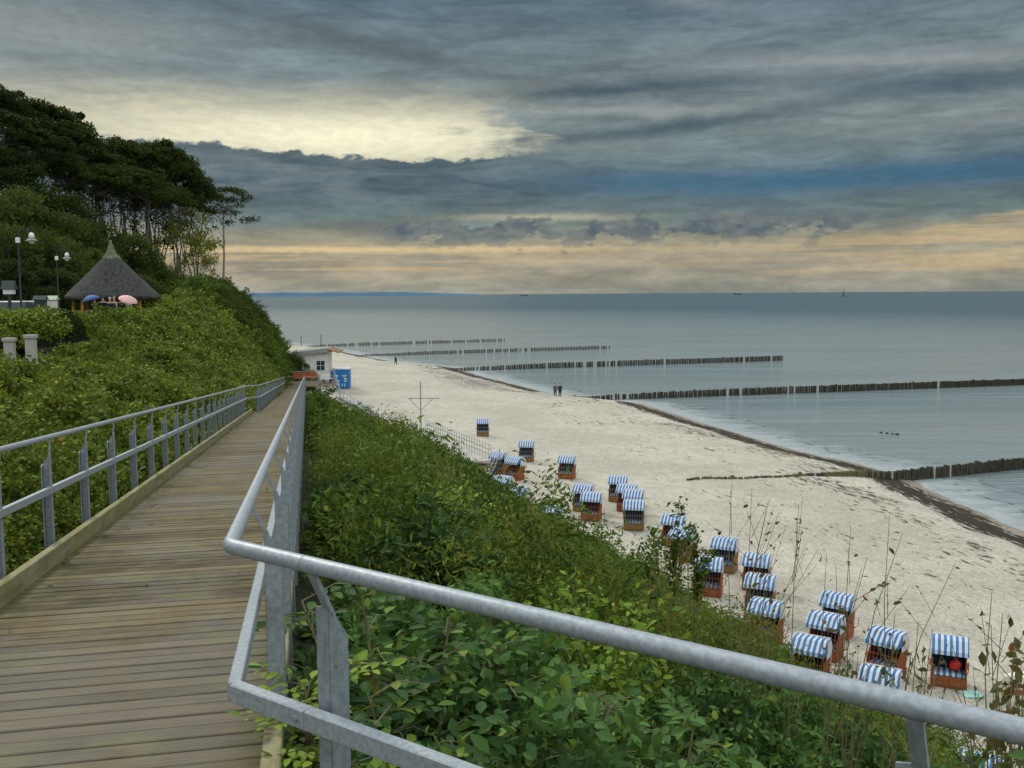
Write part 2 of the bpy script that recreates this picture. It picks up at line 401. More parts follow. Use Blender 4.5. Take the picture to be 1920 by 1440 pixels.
# ------------------------------------------------------------------ the lie of the land, in a frame along the ramp: s ahead, t to the right
dv = ray(575, 695); AZ = math.atan2(dv.x, dv.y); SLOPE = -dv.z/math.hypot(dv.x, dv.y)
ds_, dt_ = (math.sin(AZ), math.cos(AZ)), (math.cos(AZ), -math.sin(AZ))
def W(s, t, z=0.0): return Vector((ds_[0]*s + dt_[0]*t, ds_[1]*s + dt_[1]*t, z))
def ST(x, y): return (x*ds_[0] + y*ds_[1], x*dt_[0] + y*dt_[1])
HD = 1.58; DS1 = 99.0
def deck(s): return EZ - HD - SLOPE*s
_sh = [hit(px, py, 0) for px, py in ((1920, 1000), (1830, 960), (1750, 925), (1690, 892), (1600, 868), (1500, 848), (1400, 818), (1300, 789), (1200, 757), (1100, 746), (1040, 740), (900, 705), (850, 690), (760, 682), (700, 672), (620, 655))]
SHS, SHT = zip(*[ST(p.x, p.y) for p in _sh])
SHS = np.array([0.0] + list(SHS) + [278, 340, 420, 700, 3000, 60000]); SHT = np.array([39.0] + list(SHT) + [-2, -25, -60, -200, -2000, -60000])
def smoothstep(x, a, b):
    k = np.clip((x-a)/(b-a), 0, 1); return k*k*(3-2*k)
def vnoise(x, y, seed=0):       # cheap smooth value noise
    xi = np.floor(x).astype(int); yi = np.floor(y).astype(int); fx = x-xi; fy = y-yi
    fx = fx*fx*(3-2*fx); fy = fy*fy*(3-2*fy)
    def h(a, b):
        n = (a*374761393 + b*668265263 + seed*982451653) & 0x7fffffff
        n = ((n ^ (n >> 13))*1274126177) & 0x7fffffff
        return (n & 0xffff)/65535.0
    return (h(xi, yi)*(1-fx)+h(xi+1, yi)*fx)*(1-fy) + (h(xi, yi+1)*(1-fx)+h(xi+1, yi+1)*fx)*fy
def shore_d(s, t):              # metres inland of the waterline (negative at sea)
    s = np.asarray(s, float); t = np.asarray(t, float)
    return np.interp(s, SHS, SHT) - t
def z_sand(s, t):
    d = shore_d(s, t)
    z = np.where(d > 0, 1.9*(1-np.exp(-np.maximum(d, 0)/11)), np.maximum(d*.06, -3.0))
    n = (vnoise(np.asarray(s)*.35, np.asarray(t)*.35, 1)-.5)*.16 + (vnoise(np.asarray(s)*1.3, np.asarray(t)*1.3, 2)-.5)*.05
    return z + n*np.clip(d/4, 0, 1)
CREST = ([0, 20, 30, 38, 45, 57, 92, 130, 170], [11.6, 11.6, 11.5, 10.75, 10.75, 12.1, 13.3, 13.6, 13.6])
def bluff_edge(s):              # foot of the bluff on its seaward side
    return np.interp(s, [0, 98, 112, 125, 140, 160, 200, 400], [-2.35, -2.35, -2.2, -2.6, -6, -14, -40, -160])
def z_land(s, t):
    s = np.asarray(s, float); t = np.asarray(t, float)
    dk = np.maximum(EZ - HD - SLOPE*np.clip(s, 0, DS1), 1.6)
    right = dk - .75 - .50*np.maximum(t+.25, 0) - .012*np.maximum(t-6, 0)**1.5
    right = right - .9*smoothstep(s, 36, 50)*(1-smoothstep(s, 72, 84))*smoothstep(t, 1.0, 2.6)*(1-smoothstep(t, 6.0, 9.0))
    right = right - 12*smoothstep(s, 92, 101)*np.clip(t, 0, 1)
    right = right - 3.0*smoothstep(s, 99, 110)
    e = bluff_edge(s); k = np.clip((e - t)/6.6, 0, 1)
    crest = np.interp(s, *CREST)
    expo = np.interp(s, [0, 60, 110], [.9, .8, .62])
    left = (dk-.55) + (crest-dk+.55)*k**expo
    ter = 12.1 + np.clip((s-92)/40, 0, 1)*1.6
    back = smoothstep(-t, 10.2, 12.2)*(1-smoothstep(s, 85, 100))
    left = left*(1-back) + ter*back
    hs = np.interp(s, [0, 70, 100, 140, 180], [-25, -25, -15, -15, -22])
    left = np.where((t < -10.2) & (t < e), np.maximum(left, ter + np.maximum(hs - t, 0)*.42), left)
    mid = (t > e)
    z = np.where(mid, np.where(t > -.25, right, dk-.75), left)
    z = np.where((s > DS1+1) & mid, -3.0, z)
    return z
def ground(s, t):
    return float(np.maximum(z_land(s, t), z_sand(s, t)))
def gz(x, y):
    s, t = ST(x, y); return ground(s, t)
def grid_mesh(name, sv, tv, zf, m, attrs=None, shift=0.0):
    Sg, Tg = np.meshgrid(sv, tv, indexing='ij'); Z = zf(Sg, Tg)+shift
    X = ds_[0]*Sg + dt_[0]*Tg; Y = ds_[1]*Sg + dt_[1]*Tg
    n, k = Sg.shape; idx = np.arange(n*k).reshape(n, k)
    f = np.stack([idx[:-1, :-1], idx[:-1, 1:], idx[1:, 1:], idx[1:, :-1]], -1).reshape(-1, 4)[:, ::-1]
    me = npmesh(name, np.stack([X, Y, Z], -1).reshape(-1, 3), f, mats=[m])
    for nm, fn in (attrs or {}).items():
        a = me.attributes.new(nm, 'FLOAT', 'POINT'); a.data.foreach_set('value', fn(Sg, Tg).astype(np.float32).ravel())
    me.shade_smooth()
    o = bpy.data.objects.new(name, me); COL.objects.link(o); return o
ATTR = {'shore': shore_d, 'sa': lambda s, t: s*1.0, 'ta': lambda s, t: t*1.0}

def sand_mat():
    m = mat('sand', (.5, .45, .35), .95, 0, .2); E.nt = m.node_tree; t = m.node_tree
    def A(n):
        a = t.nodes.new('ShaderNodeAttribute'); a.attribute_name = n; return E(a.outputs['Fac'])
    d, s_, t_ = A('shore'), A('sa'), A('ta')
    v = combine(s_, t_); fine = nz(v, 6.0, 5, .7); big = nz(v, .12, 4, .6); med = nz(v, .9, 5, .65)
    base = mixc(sstep(big, .35, .65), (.54, .515, .425), (.65, .625, .52))
    base = mixc(sstep(med, .35, .65)*.35, base, (.36, .34, .27))
    base = mixc(sstep(fine, .50, .80)*.35, base, (.30, .26, .19))
    base = mixc(sstep(nz(v, 2.2, 5, .75), .57, .66)*.42, base, (.24, .20, .14))
    # damp strip and grey shell patches
    wet = 1.0 - sstep(d + (med-.5)*2.5, .2, 2.4)
    base = mixc(wet*.75, base, (.22, .195, .155))
    # weed line along the water
    wl = nz(combine(s_*.5, d*2.2), 1.4, 5, .7)
    band = gauss(d - (nz(combine(s_*.12, 0.0), 1, 3)-.5)*2.6, 2.2, 1.7)
    base = mixc(E.m('MULTIPLY', sstep(wl + band*.36 + (nz(combine(s_*.3, t_*1.6), 1.3, 5, .7)-.5)*.85, .62, .72)*sstep(band, .12, .5), 1.0, clamp=True), base, (.045, .038, .026))
    # scattered weed left by older tides
    wd = nz(combine(s_*.85, t_*2.3), 1.0, 6, .74, .5)
    zone = gauss(d - (big-.5)*16.0, 7.0, 3.6) + gauss(d - (big-.5)*22.0, 15.0, 3.5)*.55
    cl = nz(v, .16, 3, .5)
    mask = sstep(wd + zone*.15 + (cl-.5)*.34, .675, .71)*sstep(d, 1.5, 3)*(1.0-sstep(d, 24, 30))
    base = mixc(E.m('MULTIPLY', mask, .9), base, (.075, .06, .035))
    fp = sstep(nz(combine(s_*1.4, t_*1.7, 7.0), 1.7, 3, .6), .60, .66)*(1.0-sstep(big, .45, .6)*.6)
    base = mixc(fp*.28, base, (.27, .25, .19))
    spots = sstep(nz(combine(s_*.9, t_*1.8, 3.0), 1.6, 3, .6), .715, .745)*(1.0-sstep(d, 30, 36))
    base = mixc(spots*.8, base, (.09, .07, .045))
    # dark wet mineral patch on the far beach
    pt = E.m('MULTIPLY', gauss(d - (s_-139.0)*-.06, 8.0, 3.4)*gauss(s_, 141.0, 17.0)*1.5, 1.0, clamp=True)*sstep(nz(combine(s_*.12, t_*.5), 1.5, 5, .7), .34, .60)
    base = mixc(pt*.75, base, (.20, .175, .185))
    t.links.new(base, bsdf(m).inputs['Base Color'])
    bump(m, nz(v, 2.4, 6, .75) + sstep(nz(v, 4.0, 3, .6), .35, .55)*.45, .9, .2)
    return m
sand = grid_mesh('beach', np.concatenate([np.arange(-30, 20, 4), np.arange(20, 300, 1.0), np.arange(300, 720, 12)]),
                 np.concatenate([np.arange(-260, -10, 12), np.arange(-10, 70, 1.0), np.arange(70, 200, 20)]), z_sand, sand_mat(), ATTR)
tag(sand, kind='structure')
def land_z(s, t): return np.maximum(z_land(s, t), z_sand(s, t)-.25) + (vnoise(s*.8, t*.8, 5)-.5)*.15
land = grid_mesh('slope_ground', np.concatenate([np.arange(-30, 180, 1.0), np.arange(180, 420, 8)]),
                 np.concatenate([np.arange(-220, -40, 6), np.arange(-40, 0, .5), np.arange(0, 32, .8)]), land_z, M['soil'])
tag(land, kind='structure')
def water_mat():
    m = mat('sea_water', (.05, .08, .085), .12, 0, .5); E.nt = m.node_tree; t = m.node_tree
    a = t.nodes.new('ShaderNodeAttribute'); a.attribute_name = 'shore'; d = E(a.outputs['Fac'])
    g = t.nodes.new('ShaderNodeNewGeometry'); sp = t.nodes.new('ShaderNodeSeparateXYZ'); t.links.new(g.outputs['Position'], sp.inputs[0])
    x, y = E(sp.outputs[0]), E(sp.outputs[1])
    dep = 0.0 - d
    far = sstep(dep, -60, 620)
    n = nz(combine(x*.012, y*.05), 1.0, 5, .6, .4)
    base = mixc(far, (.205, .255, .26), (.022, .070, .095))
    base = mixc(sstep(n, .45, .62)*.45, base, mixc(far, (.13, .19, .20), (.014, .05, .07)))
    # pale washing edge and drifting weed lines
    fn = nz(combine(x*.35, y*.8), 1.0, 5, .65, .4)
    foam = (1.0 - sstep(dep + (fn-.5)*12.0, -.5, 6.5))
    base = mixc(foam*.72, base, mixc(sstep(nz(combine(x*1.2, y*2.5), 1, 5, .7), .35, .6), (.26, .30, .30), (.42, .455, .455)))
    ln = gauss(dep + (nz(combine(x*.15, y*.15), 1, 4)-.5)*5.0, 3.0, .16) + gauss(dep + (nz(combine(x*.12, y*.2, 4.0), 1, 4)-.5)*8.0, 5.4, .18)
    base = mixc(E.m('MULTIPLY', ln*sstep(fn, .46, .56), .8, clamp=True), base, (.05, .055, .045))
    t.links.new(base, bsdf(m).inputs['Base Color'])
    t.links.new((.16 + foam*.4 + far*.12).v, bsdf(m).inputs['Roughness'])
    # ripples, calmer slicks between
    w = nz(combine(x*.9, y*1.6), 1.0, 4, .55)*.35 + nz(combine(x*.12, y*.45), 1.0, 5, .6)*1.0 + nz(combine(x*.02, y*.12), 1.0, 3, .5)*2.6 + nz(combine(x*3.0, y*5.0), 1.0, 3, .5)*.12
    bump(m, w, .7, .34)
    bs = bsdf(m); bs.inputs['IOR'].default_value = 1.33
    return m
def zw(s, t): return np.zeros_like(s)
tv = np.concatenate([np.arange(-50, 90, 1.5), np.geomspace(92, 60000, 50)]); tv = np.concatenate([-np.geomspace(60000, 55, 40), tv])
sea = grid_mesh('sea', np.concatenate([np.geomspace(30, 60, 3)-60, np.arange(4, 300, 1.5), np.geomspace(302, 70000, 60)]), tv, zw, water_mat(), {'shore': shore_d})
tag(sea, kind='structure')

# far coast, kilometres out
def far_coast():
    X0 = at(488, 551, 9000).x; X1 = at(895, 551, 9000).x; v = []; f = []; n = 90
    for i in range(n+1):
        x = X0 - 600 + (X1-X0+600)*i/n; k = 1-i/n
        h = 13 + (22 + 9*mnoise.noise(Vector((i*.13, 0, 0))) + 5*mnoise.noise(Vector((i*.5, 3, 0))))*min(1, k*3.5)
        if i == n: h = 1
        v += [(x, 9000, -1), (x, 9000+60, h), (x, 9700, h*1.1), (x, 9800, -1)]
    for i in range(n):
        for j in range(3): f.append((i*4+j, (i+1)*4+j, (i+1)*4+j+1, i*4+j+1))
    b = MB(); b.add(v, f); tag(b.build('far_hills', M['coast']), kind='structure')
far_coast()

# ------------------------------------------------------------------ boardwalk
TL, TR = -2.15, -.22
rotR = Matrix.Rotation(-AZ, 4, 'Z')
def boardwalk():
    root = empty('boardwalk', (0, 0, 0), -AZ, 'long sloping timber boardwalk of grey brown cross planks running down to the beach', 'boardwalk')
    b = MB(); pitch = .1455; s = 1.0; rx = Matrix.Rotation(-math.atan(SLOPE), 3, 'X')
    while s < DS1:
        w = pitch-.018; tl = TL-.02 if s < 38.5 else TL+.30
        L = TR+.08 - tl; cx = (TR+.08+tl)/2
        b.box((cx+random.uniform(-.006, .006), s+w/2, deck(s+w/2)-.02+random.uniform(-.0025, .0025)), (L, w, .04), rx, random.random()+.01)
        s += pitch
    b.build('deck', M['planks'], root, bevel=.004)
    for (t0, s0, s1) in ((TL+.03, 1.0, 38.4), (TL+.24, 38.9, 84)):
        k = MB(); n = 0; s = s0
        while s < s1:
            e = min(s+4.0, s1)
            k.bar((t0, s+.006, deck(s)+.07), (t0, e, deck(e)+.07), .07, .155); s = e
        k.build('kerb_board', M['kerb'], root, bevel=.006)
    k = MB(); k.bar((TR+.05, 3.0, deck(3.0)+.055), (TR+.05, DS1-1, deck(DS1-1)+.055), .075, .11); k.build('kerb_board', M['kerb'], root, bevel=.006)
    g = MB()
    for t in (TL+.32, TR-.3): g.bar((t, 1, deck(1)-.15), (t, DS1, deck(DS1)-.15), .12, .2)
    g.build('support_beam', M['pile'], root)
    g = MB()
    g.box((0, 0, -.7), (.14, .14, 1.6)); pm = g.mesh('support_post'); pm.materials.append(M['pile'])
    for s in np.arange(4, DS1, 4.2):
        for t in (TL+.3, TR-.3): o = bpy.data.objects.new('support_post', pm); COL.objects.link(o); o.parent = root; o.location = (t, s, deck(s)-.25)
    # upper landing the photo was taken from
    l = MB(); z = EZ-1.66
    for i in range(28): l.box((.35, .93-i*pitch, z-.02), (5.0, pitch-.01, .04), None, random.random()+.01)
    l.build('landing_deck', M['planks'], root)
boardwalk()
def litter():
    n = 150; s = 3+36*np.random.rand(n)**1.6; t = np.where(np.random.rand(n) < .7, TL+.12+np.abs(np.random.normal(0, .12, n)), np.random.uniform(TL+.1, TR-.1, n)); P = np.array([list(W(a, b, deck(a)+.012)) for a, b in zip(s, t)])
    v, f, k = leaf_cards(P, np.tile([0, 0, 1.0], (n, 1))+np.random.normal(scale=.18, size=(n, 3)), np.random.uniform(.03, .07, n), .6, True)
    o = bpy.data.objects.new('fallen_leaves', npmesh('fallen_leaves', v, f, np.repeat(np.random.rand(n), k), [M['leaf_dry']])); COL.objects.link(o); o['kind'] = 'stuff'
# railing: round handrail, square knee rail, profile posts with slanted heads
def post_mesh():
    b = MB(); h = 1.10; w = .07; d = .055; th = .006
    # web plate with slanted head, and two flanges
    b.add([(-w/2, 0, 0), (w/2, 0, 0), (w/2, 0, h-.10), (-w/2, 0, h), (-w/2, th, 0), (w/2, th, 0), (w/2, th, h-.10), (-w/2, th, h)],
          [(0, 1, 2, 3), (7, 6, 5, 4), (0, 4, 5, 1), (1, 5, 6, 2), (2, 6, 7, 3), (3, 7, 4, 0)])
    for x, hh in ((-w/2, h), (w/2, h-.10)):
        b.add([(x-th/2, th, 0), (x+th/2, th, 0), (x+th/2, d, 0), (x-th/2, d, 0), (x-th/2, th, hh), (x+th/2, th, hh), (x+th/2, d, hh-.01), (x-th/2, d, hh-.01)],
              [(3, 2, 1, 0), (4, 5, 6, 7), (0, 1, 5, 4), (1, 2, 6, 5), (2, 3, 7, 6), (3, 0, 4, 7)])
    return b
def bracket_mesh(dx, dz): b = MB(); b.bar((0, .01, 0), (dx, .01, dz), .012, .030, up=(0, 1, 0)); return b
PME = {}
def railing(name, label, path, side, spacing, zfun, start=.6, post_out=.10, over=.06, low=.25, rail_h=1.05, knee=.46, hd=.024, ends=True, group=None):
    """path: list of (x,y) world corners of the handrail; side +1: posts stand right of the travel direction"""
    P = [Vector((p[0], p[1], p[2])) for p in path]
    root = empty(name, (P[0].x, P[0].y, P[0].z-rail_h), 0, label, 'railing', group)
    O = root.location.copy()
    # handrail with rounded corners
    pts = [P[0]]
    for i in range(1, len(P)-1):
        a = (P[i-1]-P[i]).normalized(); c = (P[i+1]-P[i]).normalized(); r = .035
        for k in range(5):
            u = k/4; pts.append((P[i]+a*r)*(1-u)**2 + P[i]*2*u*(1-u) + (P[i]+c*r)*u*u)
    pts.append(P[-1])
    MB().tube([p-O for p in pts], hd, 16).build('handrail', M['galv2'], root, smooth='auto')
    k = MB()
    for i in range(len(P)-1):
        k.bar(P[i]-O-Vector((0, 0, knee)), P[i+1]-O-Vector((0, 0, knee)), .042, .060)
    k.build('knee_rail', M['galv2'], root, bevel=.004)
    first = PME.get('post')
    for i in range(len(P)-1):
        d = P[i+1]-P[i]; L = Vector((d.x, d.y)).length; u = d/L; out = Vector((u.y, -u.x, 0))*side
        q = start if i == 0 else .38
        while q < L-.1:
            c = P[i] + u*q; base = c + out*post_out - Vector((0, 0, rail_h+low))
            if 'post' not in PME:
                PME['post'] = post_mesh().mesh('post'); PME['post'].materials.append(M['galv'])
            o = bpy.data.objects.new('post', PME['post']); COL.objects.link(o); o.parent = root
            o.location = base-O; o.scale = (1, 1, (rail_h+low-.13)/1.10)
            ang = math.atan2(u.y, u.x) if side > 0 else math.atan2(-u.y, -u.x)
            o.rotation_euler = (0, 0, ang + math.pi/2 if side > 0 else ang+math.pi/2)
            # web faces the viewer across the walk; flat of the plate square to the rail
            o.rotation_euler = (0, 0, math.atan2(out.y, out.x))
            bk = ('br', side, post_out)
            if bk not in PME:
                me = bracket_mesh(-post_out+.035-.02, .13).mesh('bracket'); me.materials.append(M['galv']); PME[bk] = me
            br = bpy.data.objects.new('bracket', PME[bk]); COL.objects.link(br); br.parent = o
            br.location = (-.02, 0, 1.07); br.scale = (1, 1, 1)
            if q < 7:
                if 'bolt' not in PME:
                    bb = MB(); bb.tube([(-.012, -.008, .93), (-.012, .0, .93)], .009, 6); PME['bolt'] = bb.mesh('bolt'); PME['bolt'].materials.append(M['slat'])
                bo = bpy.data.objects.new('bolt', PME['bolt']); COL.objects.link(bo); bo.parent = o
            q += spacing if i == 0 else 1.62
    return root
def RP(s, t, h=1.05): p = W(s, t, deck(s)+h); return (p.x, p.y, p.z)
TLR = TL-.05
railing('ramp_railing', 'grey steel railing along the hedge side of the boardwalk, nearest length', [RP(3.0, TLR), RP(36.5, TLR)], -1, 1.41, None, start=.30, post_out=.035)
railing('ramp_railing', 'short grey steel railing stepped in at the far end of the hedge side', [RP(36.6, TLR-.25), RP(38.6, TLR+.38), RP(84, TLR+.33), RP(90, TLR+.05)], -1, 1.41, None, start=.5, post_out=.035)
cor = at(431, 1024, 2.88); c2 = cor + Vector((.81, -.588, 0))*2.9; 
r2 = railing('ramp_railing', 'galvanised railing on the sea side of the boardwalk, bent sharply in the foreground',
        [RP(97.0, -.235), tuple(cor), tuple(c2)], -1, 1.36, None, start=.4, post_out=.085)
# joint sleeve and bolt on the near rails
j = MB(); dj = Vector((.81, -.588, 0)); pj = cor+dj*.335-r2.location
j.tube([pj, pj+dj*.003], .0246, 16, cap=False); j.build('joint_ring', M['slat'], r2)
j = MB(); pb = cor+dj*.30-r2.location-Vector((0, 0, .46)); nb = Vector((-.588, -.81, 0))
j.tube([pb+nb*.018, pb+nb*.030], .010, 8); j.build('bolt', M['galv'], r2, smooth='auto')
j = MB(); pk = cor+dj*.335-r2.location-Vector((0, 0, .46)); j.bar(pk, pk+dj*.003, .0435, .0615); j.build('joint_ring', M['slat'], r2)

# ------------------------------------------------------------------ leaf clumps and scatter
def leaf_cards(cen, nrm, size, asp=.55, fold=True, up=None, rs=None):
    """cen (n,3), nrm (n,3) unit normals, size (n,) -> rhombic leaves folded on the midrib, two quads each"""
    n = len(cen); rnd = np.random.normal(size=(n, 3))
    if up is not None: rnd = rnd*.6 + up
    a = np.cross(nrm, rnd); a /= np.linalg.norm(a, axis=1)[:, None]+1e-9; b = np.cross(nrm, a)
    s = size[:, None]
    tip = cen + a*s*.5; base = cen - a*s*.5; mid = cen
    w = b*s*.5*asp; lift = nrm*s*.10
    l1 = cen - a*s*.12 + w + lift; r1 = cen - a*s*.12 - w + lift
    l2 = cen + a*s*.22 + w*.72 + lift*.6; r2_ = cen + a*s*.22 - w*.72 + lift*.6
    if fold:
        v = np.stack([base, l1, l2, tip, r2_, r1], 1).reshape(-1, 3); i = np.arange(n)[:, None]*6
        f = np.concatenate([i+[0, 1, 2, 3], i+[0, 3, 4, 5]], 1).reshape(-1, 4)
        return v, f, 2
    v = np.stack([base, cen+w, tip, cen-w], 1).reshape(-1, 3); i = np.arange(n)[:, None]*4
    return v, (i+[0, 1, 2, 3]), 1
def unit(n, up=.0):
    d = np.random.normal(size=(n, 3)); d[:, 2] += up; return d/np.linalg.norm(d, axis=1)[:, None]
litter()
def clump(name, n, rad, size, m, flat=.8, sprays=10, asp=.55, fold=True, tall=0.0):
    # leaves set along short sprays so the clump has twiggy structure
    cen = []; 
    for i in range(sprays):
        d = unit(1, .5)[0]; L = rad*random.uniform(.6, 1.1); o = unit(1)[0]*rad*.35
        k = n//sprays; u = np.random.uniform(.15, 1, k)**.8
        c = o + d*L*u[:, None] + np.random.normal(scale=rad*.13, size=(k, 3)); c[:, 2] -= (u**2)*rad*.15
        if tall: c[:, 2] *= 1+tall
        cen.append(c)
    cen = np.concatenate(cen); cen[:, 2] *= flat
    nr = unit(len(cen), .9); sz = np.random.uniform(.6, 1.25, len(cen))*size
    v, f, k = leaf_cards(cen, nr, sz, asp, fold)
    var = np.repeat(np.random.rand(len(cen)), k)
    return bpy.data.objects.new(name, npmesh(name, v, f, var, [m]))
def grass_clump(name, n, h, m):
    v = []; f = []; var = []
    for i in range(n):
        x, y = np.random.normal(scale=.14, size=2); a = random.uniform(0, 6.28); le = random.uniform(.05, .55)*h; hh = h*random.uniform(.5, 1.1); w = .008
        dx, dy = math.cos(a), math.sin(a); px, py = -dy*w, dx*w; b = len(v)
        for q in (0, .35, .7, 1): 
            k = (1-q*.85); cx = x+dx*le*q*q; cy = y+dy*le*q*q; v += [(cx-px*k, cy-py*k, hh*q), (cx+px*k, cy+py*k, hh*q)]
        for q in range(3): f.append((b+2*q, b+2*q+1, b+2*q+3, b+2*q+2)); var.append(random.random())
    return bpy.data.objects.new(name, npmesh(name, v, f, var, [m]))
def gn_group(srcs):
    g = bpy.data.node_groups.new('scatter', 'GeometryNodeTree')
    g.interface.new_socket('Geometry', in_out='INPUT', socket_type='NodeSocketGeometry')
    g.interface.new_socket('Geometry', in_out='OUTPUT', socket_type='NodeSocketGeometry')
    N = g.nodes; L = g.links
    gi = N.new('NodeGroupInput'); go = N.new('NodeGroupOutput')
    gti = N.new('GeometryNodeGeometryToInstance')
    for s in reversed(srcs):
        oi = N.new('GeometryNodeObjectInfo'); oi.inputs['Object'].default_value = s
        oi.inputs['As Instance'].default_value = True; L.new(oi.outputs['Geometry'], gti.inputs[0])
    iop = N.new('GeometryNodeInstanceOnPoints'); L.new(gi.outputs[0], iop.inputs['Points'])
    jn = N.new('GeometryNodeJoinGeometry')
    for l in list(gti.inputs[0].links): L.new(l.from_socket, jn.inputs[0])
    L.new(jn.outputs[0], iop.inputs['Instance']); iop.inputs['Pick Instance'].default_value = True
    def na(nm, ty, sock):
        a = N.new('GeometryNodeInputNamedAttribute'); a.data_type = ty; a.inputs[0].default_value = nm; L.new(a.outputs[0], iop.inputs[sock])
    na('pick', 'INT', 'Instance Index'); na('scl', 'FLOAT_VECTOR', 'Scale')
    a = N.new('GeometryNodeInputNamedAttribute'); a.data_type = 'FLOAT_VECTOR'; a.inputs[0].default_value = 'rot'
    er = N.new('FunctionNodeEulerToRotation'); L.new(a.outputs[0], er.inputs[0]); L.new(er.outputs[0], iop.inputs['Rotation'])
    L.new(iop.outputs[0], go.inputs[0]); N.remove(gti)
    return g
def scatter(name, pts, srcs, smin, smax, kind='stuff', tilt=.5, zs=None, label=None, cat=None):
    pts = np.asarray(pts, np.float32).reshape(-1, 3); n = len(pts)
    me = bpy.data.meshes.new(name); me.vertices.add(n); me.vertices.foreach_set('co', pts.ravel())
    rot = np.stack([np.random.uniform(-tilt, tilt, n), np.random.uniform(-tilt, tilt, n), np.random.uniform(0, 6.28, n)], 1).astype(np.float32)
    sc = np.random.uniform(smin, smax, n)
    if zs is not None: sc = sc*zs
    me.attributes.new('rot', 'FLOAT_VECTOR', 'POINT').data.foreach_set('vector', rot.ravel())
    me.attributes.new('scl', 'FLOAT_VECTOR', 'POINT').data.foreach_set('vector', np.repeat(sc[:, None], 3, 1).astype(np.float32).ravel())
    me.attributes.new('pick', 'INT', 'POINT').data.foreach_set('value', np.random.randint(0, len(srcs), n).astype(np.int32))
    o = bpy.data.objects.new(name, me); COL.objects.link(o); tag(o, label, cat, kind=kind)
    md = o.modifiers.new('scatter', 'NODES'); md.node_group = gn_group(srcs); return o
CL = {
 'mid': [clump('c', 210, .55, .11, M['leaf_mid']) for _ in range(3)],
 'bramble': [clump('c', 230, .50, .095, M['leaf_bramble'], asp=.75) for _ in range(3)],
 'bramblenear': [clump('c', 300, .34, .052, M['leaf_bramble'], asp=.75) for _ in range(3)],
 'near': [clump('c', 130, .36, .095, M['leaf_near'], asp=.5, sprays=12) for _ in range(3)],
 'bright': [clump('c', 160, .34, .07, M['leaf_bright'], asp=.45, sprays=12) for _ in range(2)],
 'thin': [clump('c', 300, .45, .075, M['leaf_mid'], asp=.3, sprays=16, tall=.5) for _ in range(2)] + [clump('c', 260, .45, .07, M['leaf_olive'], asp=.25, sprays=16, tall=.5)],
 'darkmid': [clump('c', 170, .6, .14, M['leaf_dark'], asp=.6) for _ in range(2)],
 'brightmid': [clump('c', 190, .5, .10, M['leaf_bright']) for _ in range(2)],
 'far': [clump('c', 300, 1.0, .17, M['leaf_mid']) for _ in range(2)],
 'forest': [clump('c', 330, 1.1, .20, M['leaf_forest']) for _ in range(3)],
 'grass': [grass_clump('c', 40, 1.0, M['grass']) for _ in range(2)],
}
def cover(s0, s1, t0, t1, dens, hfun, base=0.1):
    n = int((s1-s0)*(t1-t0)*dens); s = np.random.uniform(s0, s1, n); t = np.random.uniform(t0, t1, n)
    h = hfun(s, t); k = np.random.uniform(base, 1, n)**.7
    ok = h > .05; s, t, h, k = s[ok], t[ok], h[ok], k[ok]
    z = np.maximum(z_land(s, t), z_sand(s, t)) + h*k
    return np.stack([ds_[0]*s+dt_[0]*t, ds_[1]*s+dt_[1]*t, z], 1), s, t
def foot(s):                    # where the shrubs end on the seaward side
    s = np.asarray(s, float)
    return np.interp(s, [0, 12, 22, 30, 52, 66, 85, 98], [18.5, 18.3, 17.4, 15.8, 12.2, 10.0, 7.0, 3.0]) - .3
def hr(s, t):                   # shrub height on the seaward slope
    u = foot(s) - t
    h = .15 + 2.0*vnoise(s*.36, t*.36, 11)**1.5 + .8*vnoise(s*1.1, t*1.1, 12)
    h = h*np.clip(u/1.5, 0, 1)*np.clip((t-.05)/.9, .0, 1)**.6
    tp_ = np.interp(s, [64.8, 75.6, 93.4], [7.5, 5.0, 2.4]); h = np.where((s > 63) & (np.abs(t-tp_) < 1.0), 0, h)
    h = h*(1-.62*smoothstep(t, 4.5, 9.5)*(1-smoothstep(s, 40, 52)))
    h = h*np.where(t < tp_, np.interp(s, [0, 45, 60, 90, 99], [1, .75, .3, .22, .3]), np.interp(s, [0, 45, 62, 72, 90, 99], [1, .9, .8, 1.25, 1.1, .3]))
    return np.where(u > 0, h, 0)
def build_right():
    p1, s, t = cover(1.5, 9, .0, 9, 13, hr)
    scatter('undergrowth', p1, CL['near'], .7, 1.2, label=None)
    p2, s, t = cover(6, 34, .2, 20, 3.6, hr); 
    k = (t > 6) | (s > 9); p2 = p2[k]; s = s[k]; t = t[k]
    thin = (vnoise(s*.2, t*.2, 21) + (t > 5)*.22) > .58
    scatter('undergrowth', p2[thin], CL['thin'], .8, 1.5)
    br = (vnoise(s*.35, t*.35, 77) > .66) & ~thin
    dk = (vnoise(s*.28+9, t*.28, 79) > .60) & ~thin & ~br
    scatter('dark_undergrowth', p2[dk], CL['darkmid'], .7, 1.2)
    scatter('undergrowth', p2[~thin & ~br & ~dk], CL['mid'], .7, 1.25); scatter('bright_undergrowth', p2[br], CL['brightmid'], .7, 1.2)
    p3, s, t = cover(30, 70, .2, 16, 2.6, hr); br = vnoise(s*.25, t*.3, 78) > .72; scatter('undergrowth', p3[~br], CL['mid'], .9, 1.6); scatter('bright_undergrowth', p3[br], CL['brightmid'], .9, 1.5)
    p4, s, t = cover(68, 99, .2, 11, 2.4, hr); scatter('undergrowth', p4, CL['mid'], .9, 1.7)
    pg, s, t = cover(6, 40, 2, 13, .22, lambda s, t: hr(s, t)*.9, .5); scatter('dry_stalks', pg, CL['grass'], .5, 1.1, tilt=.35)
build_right()
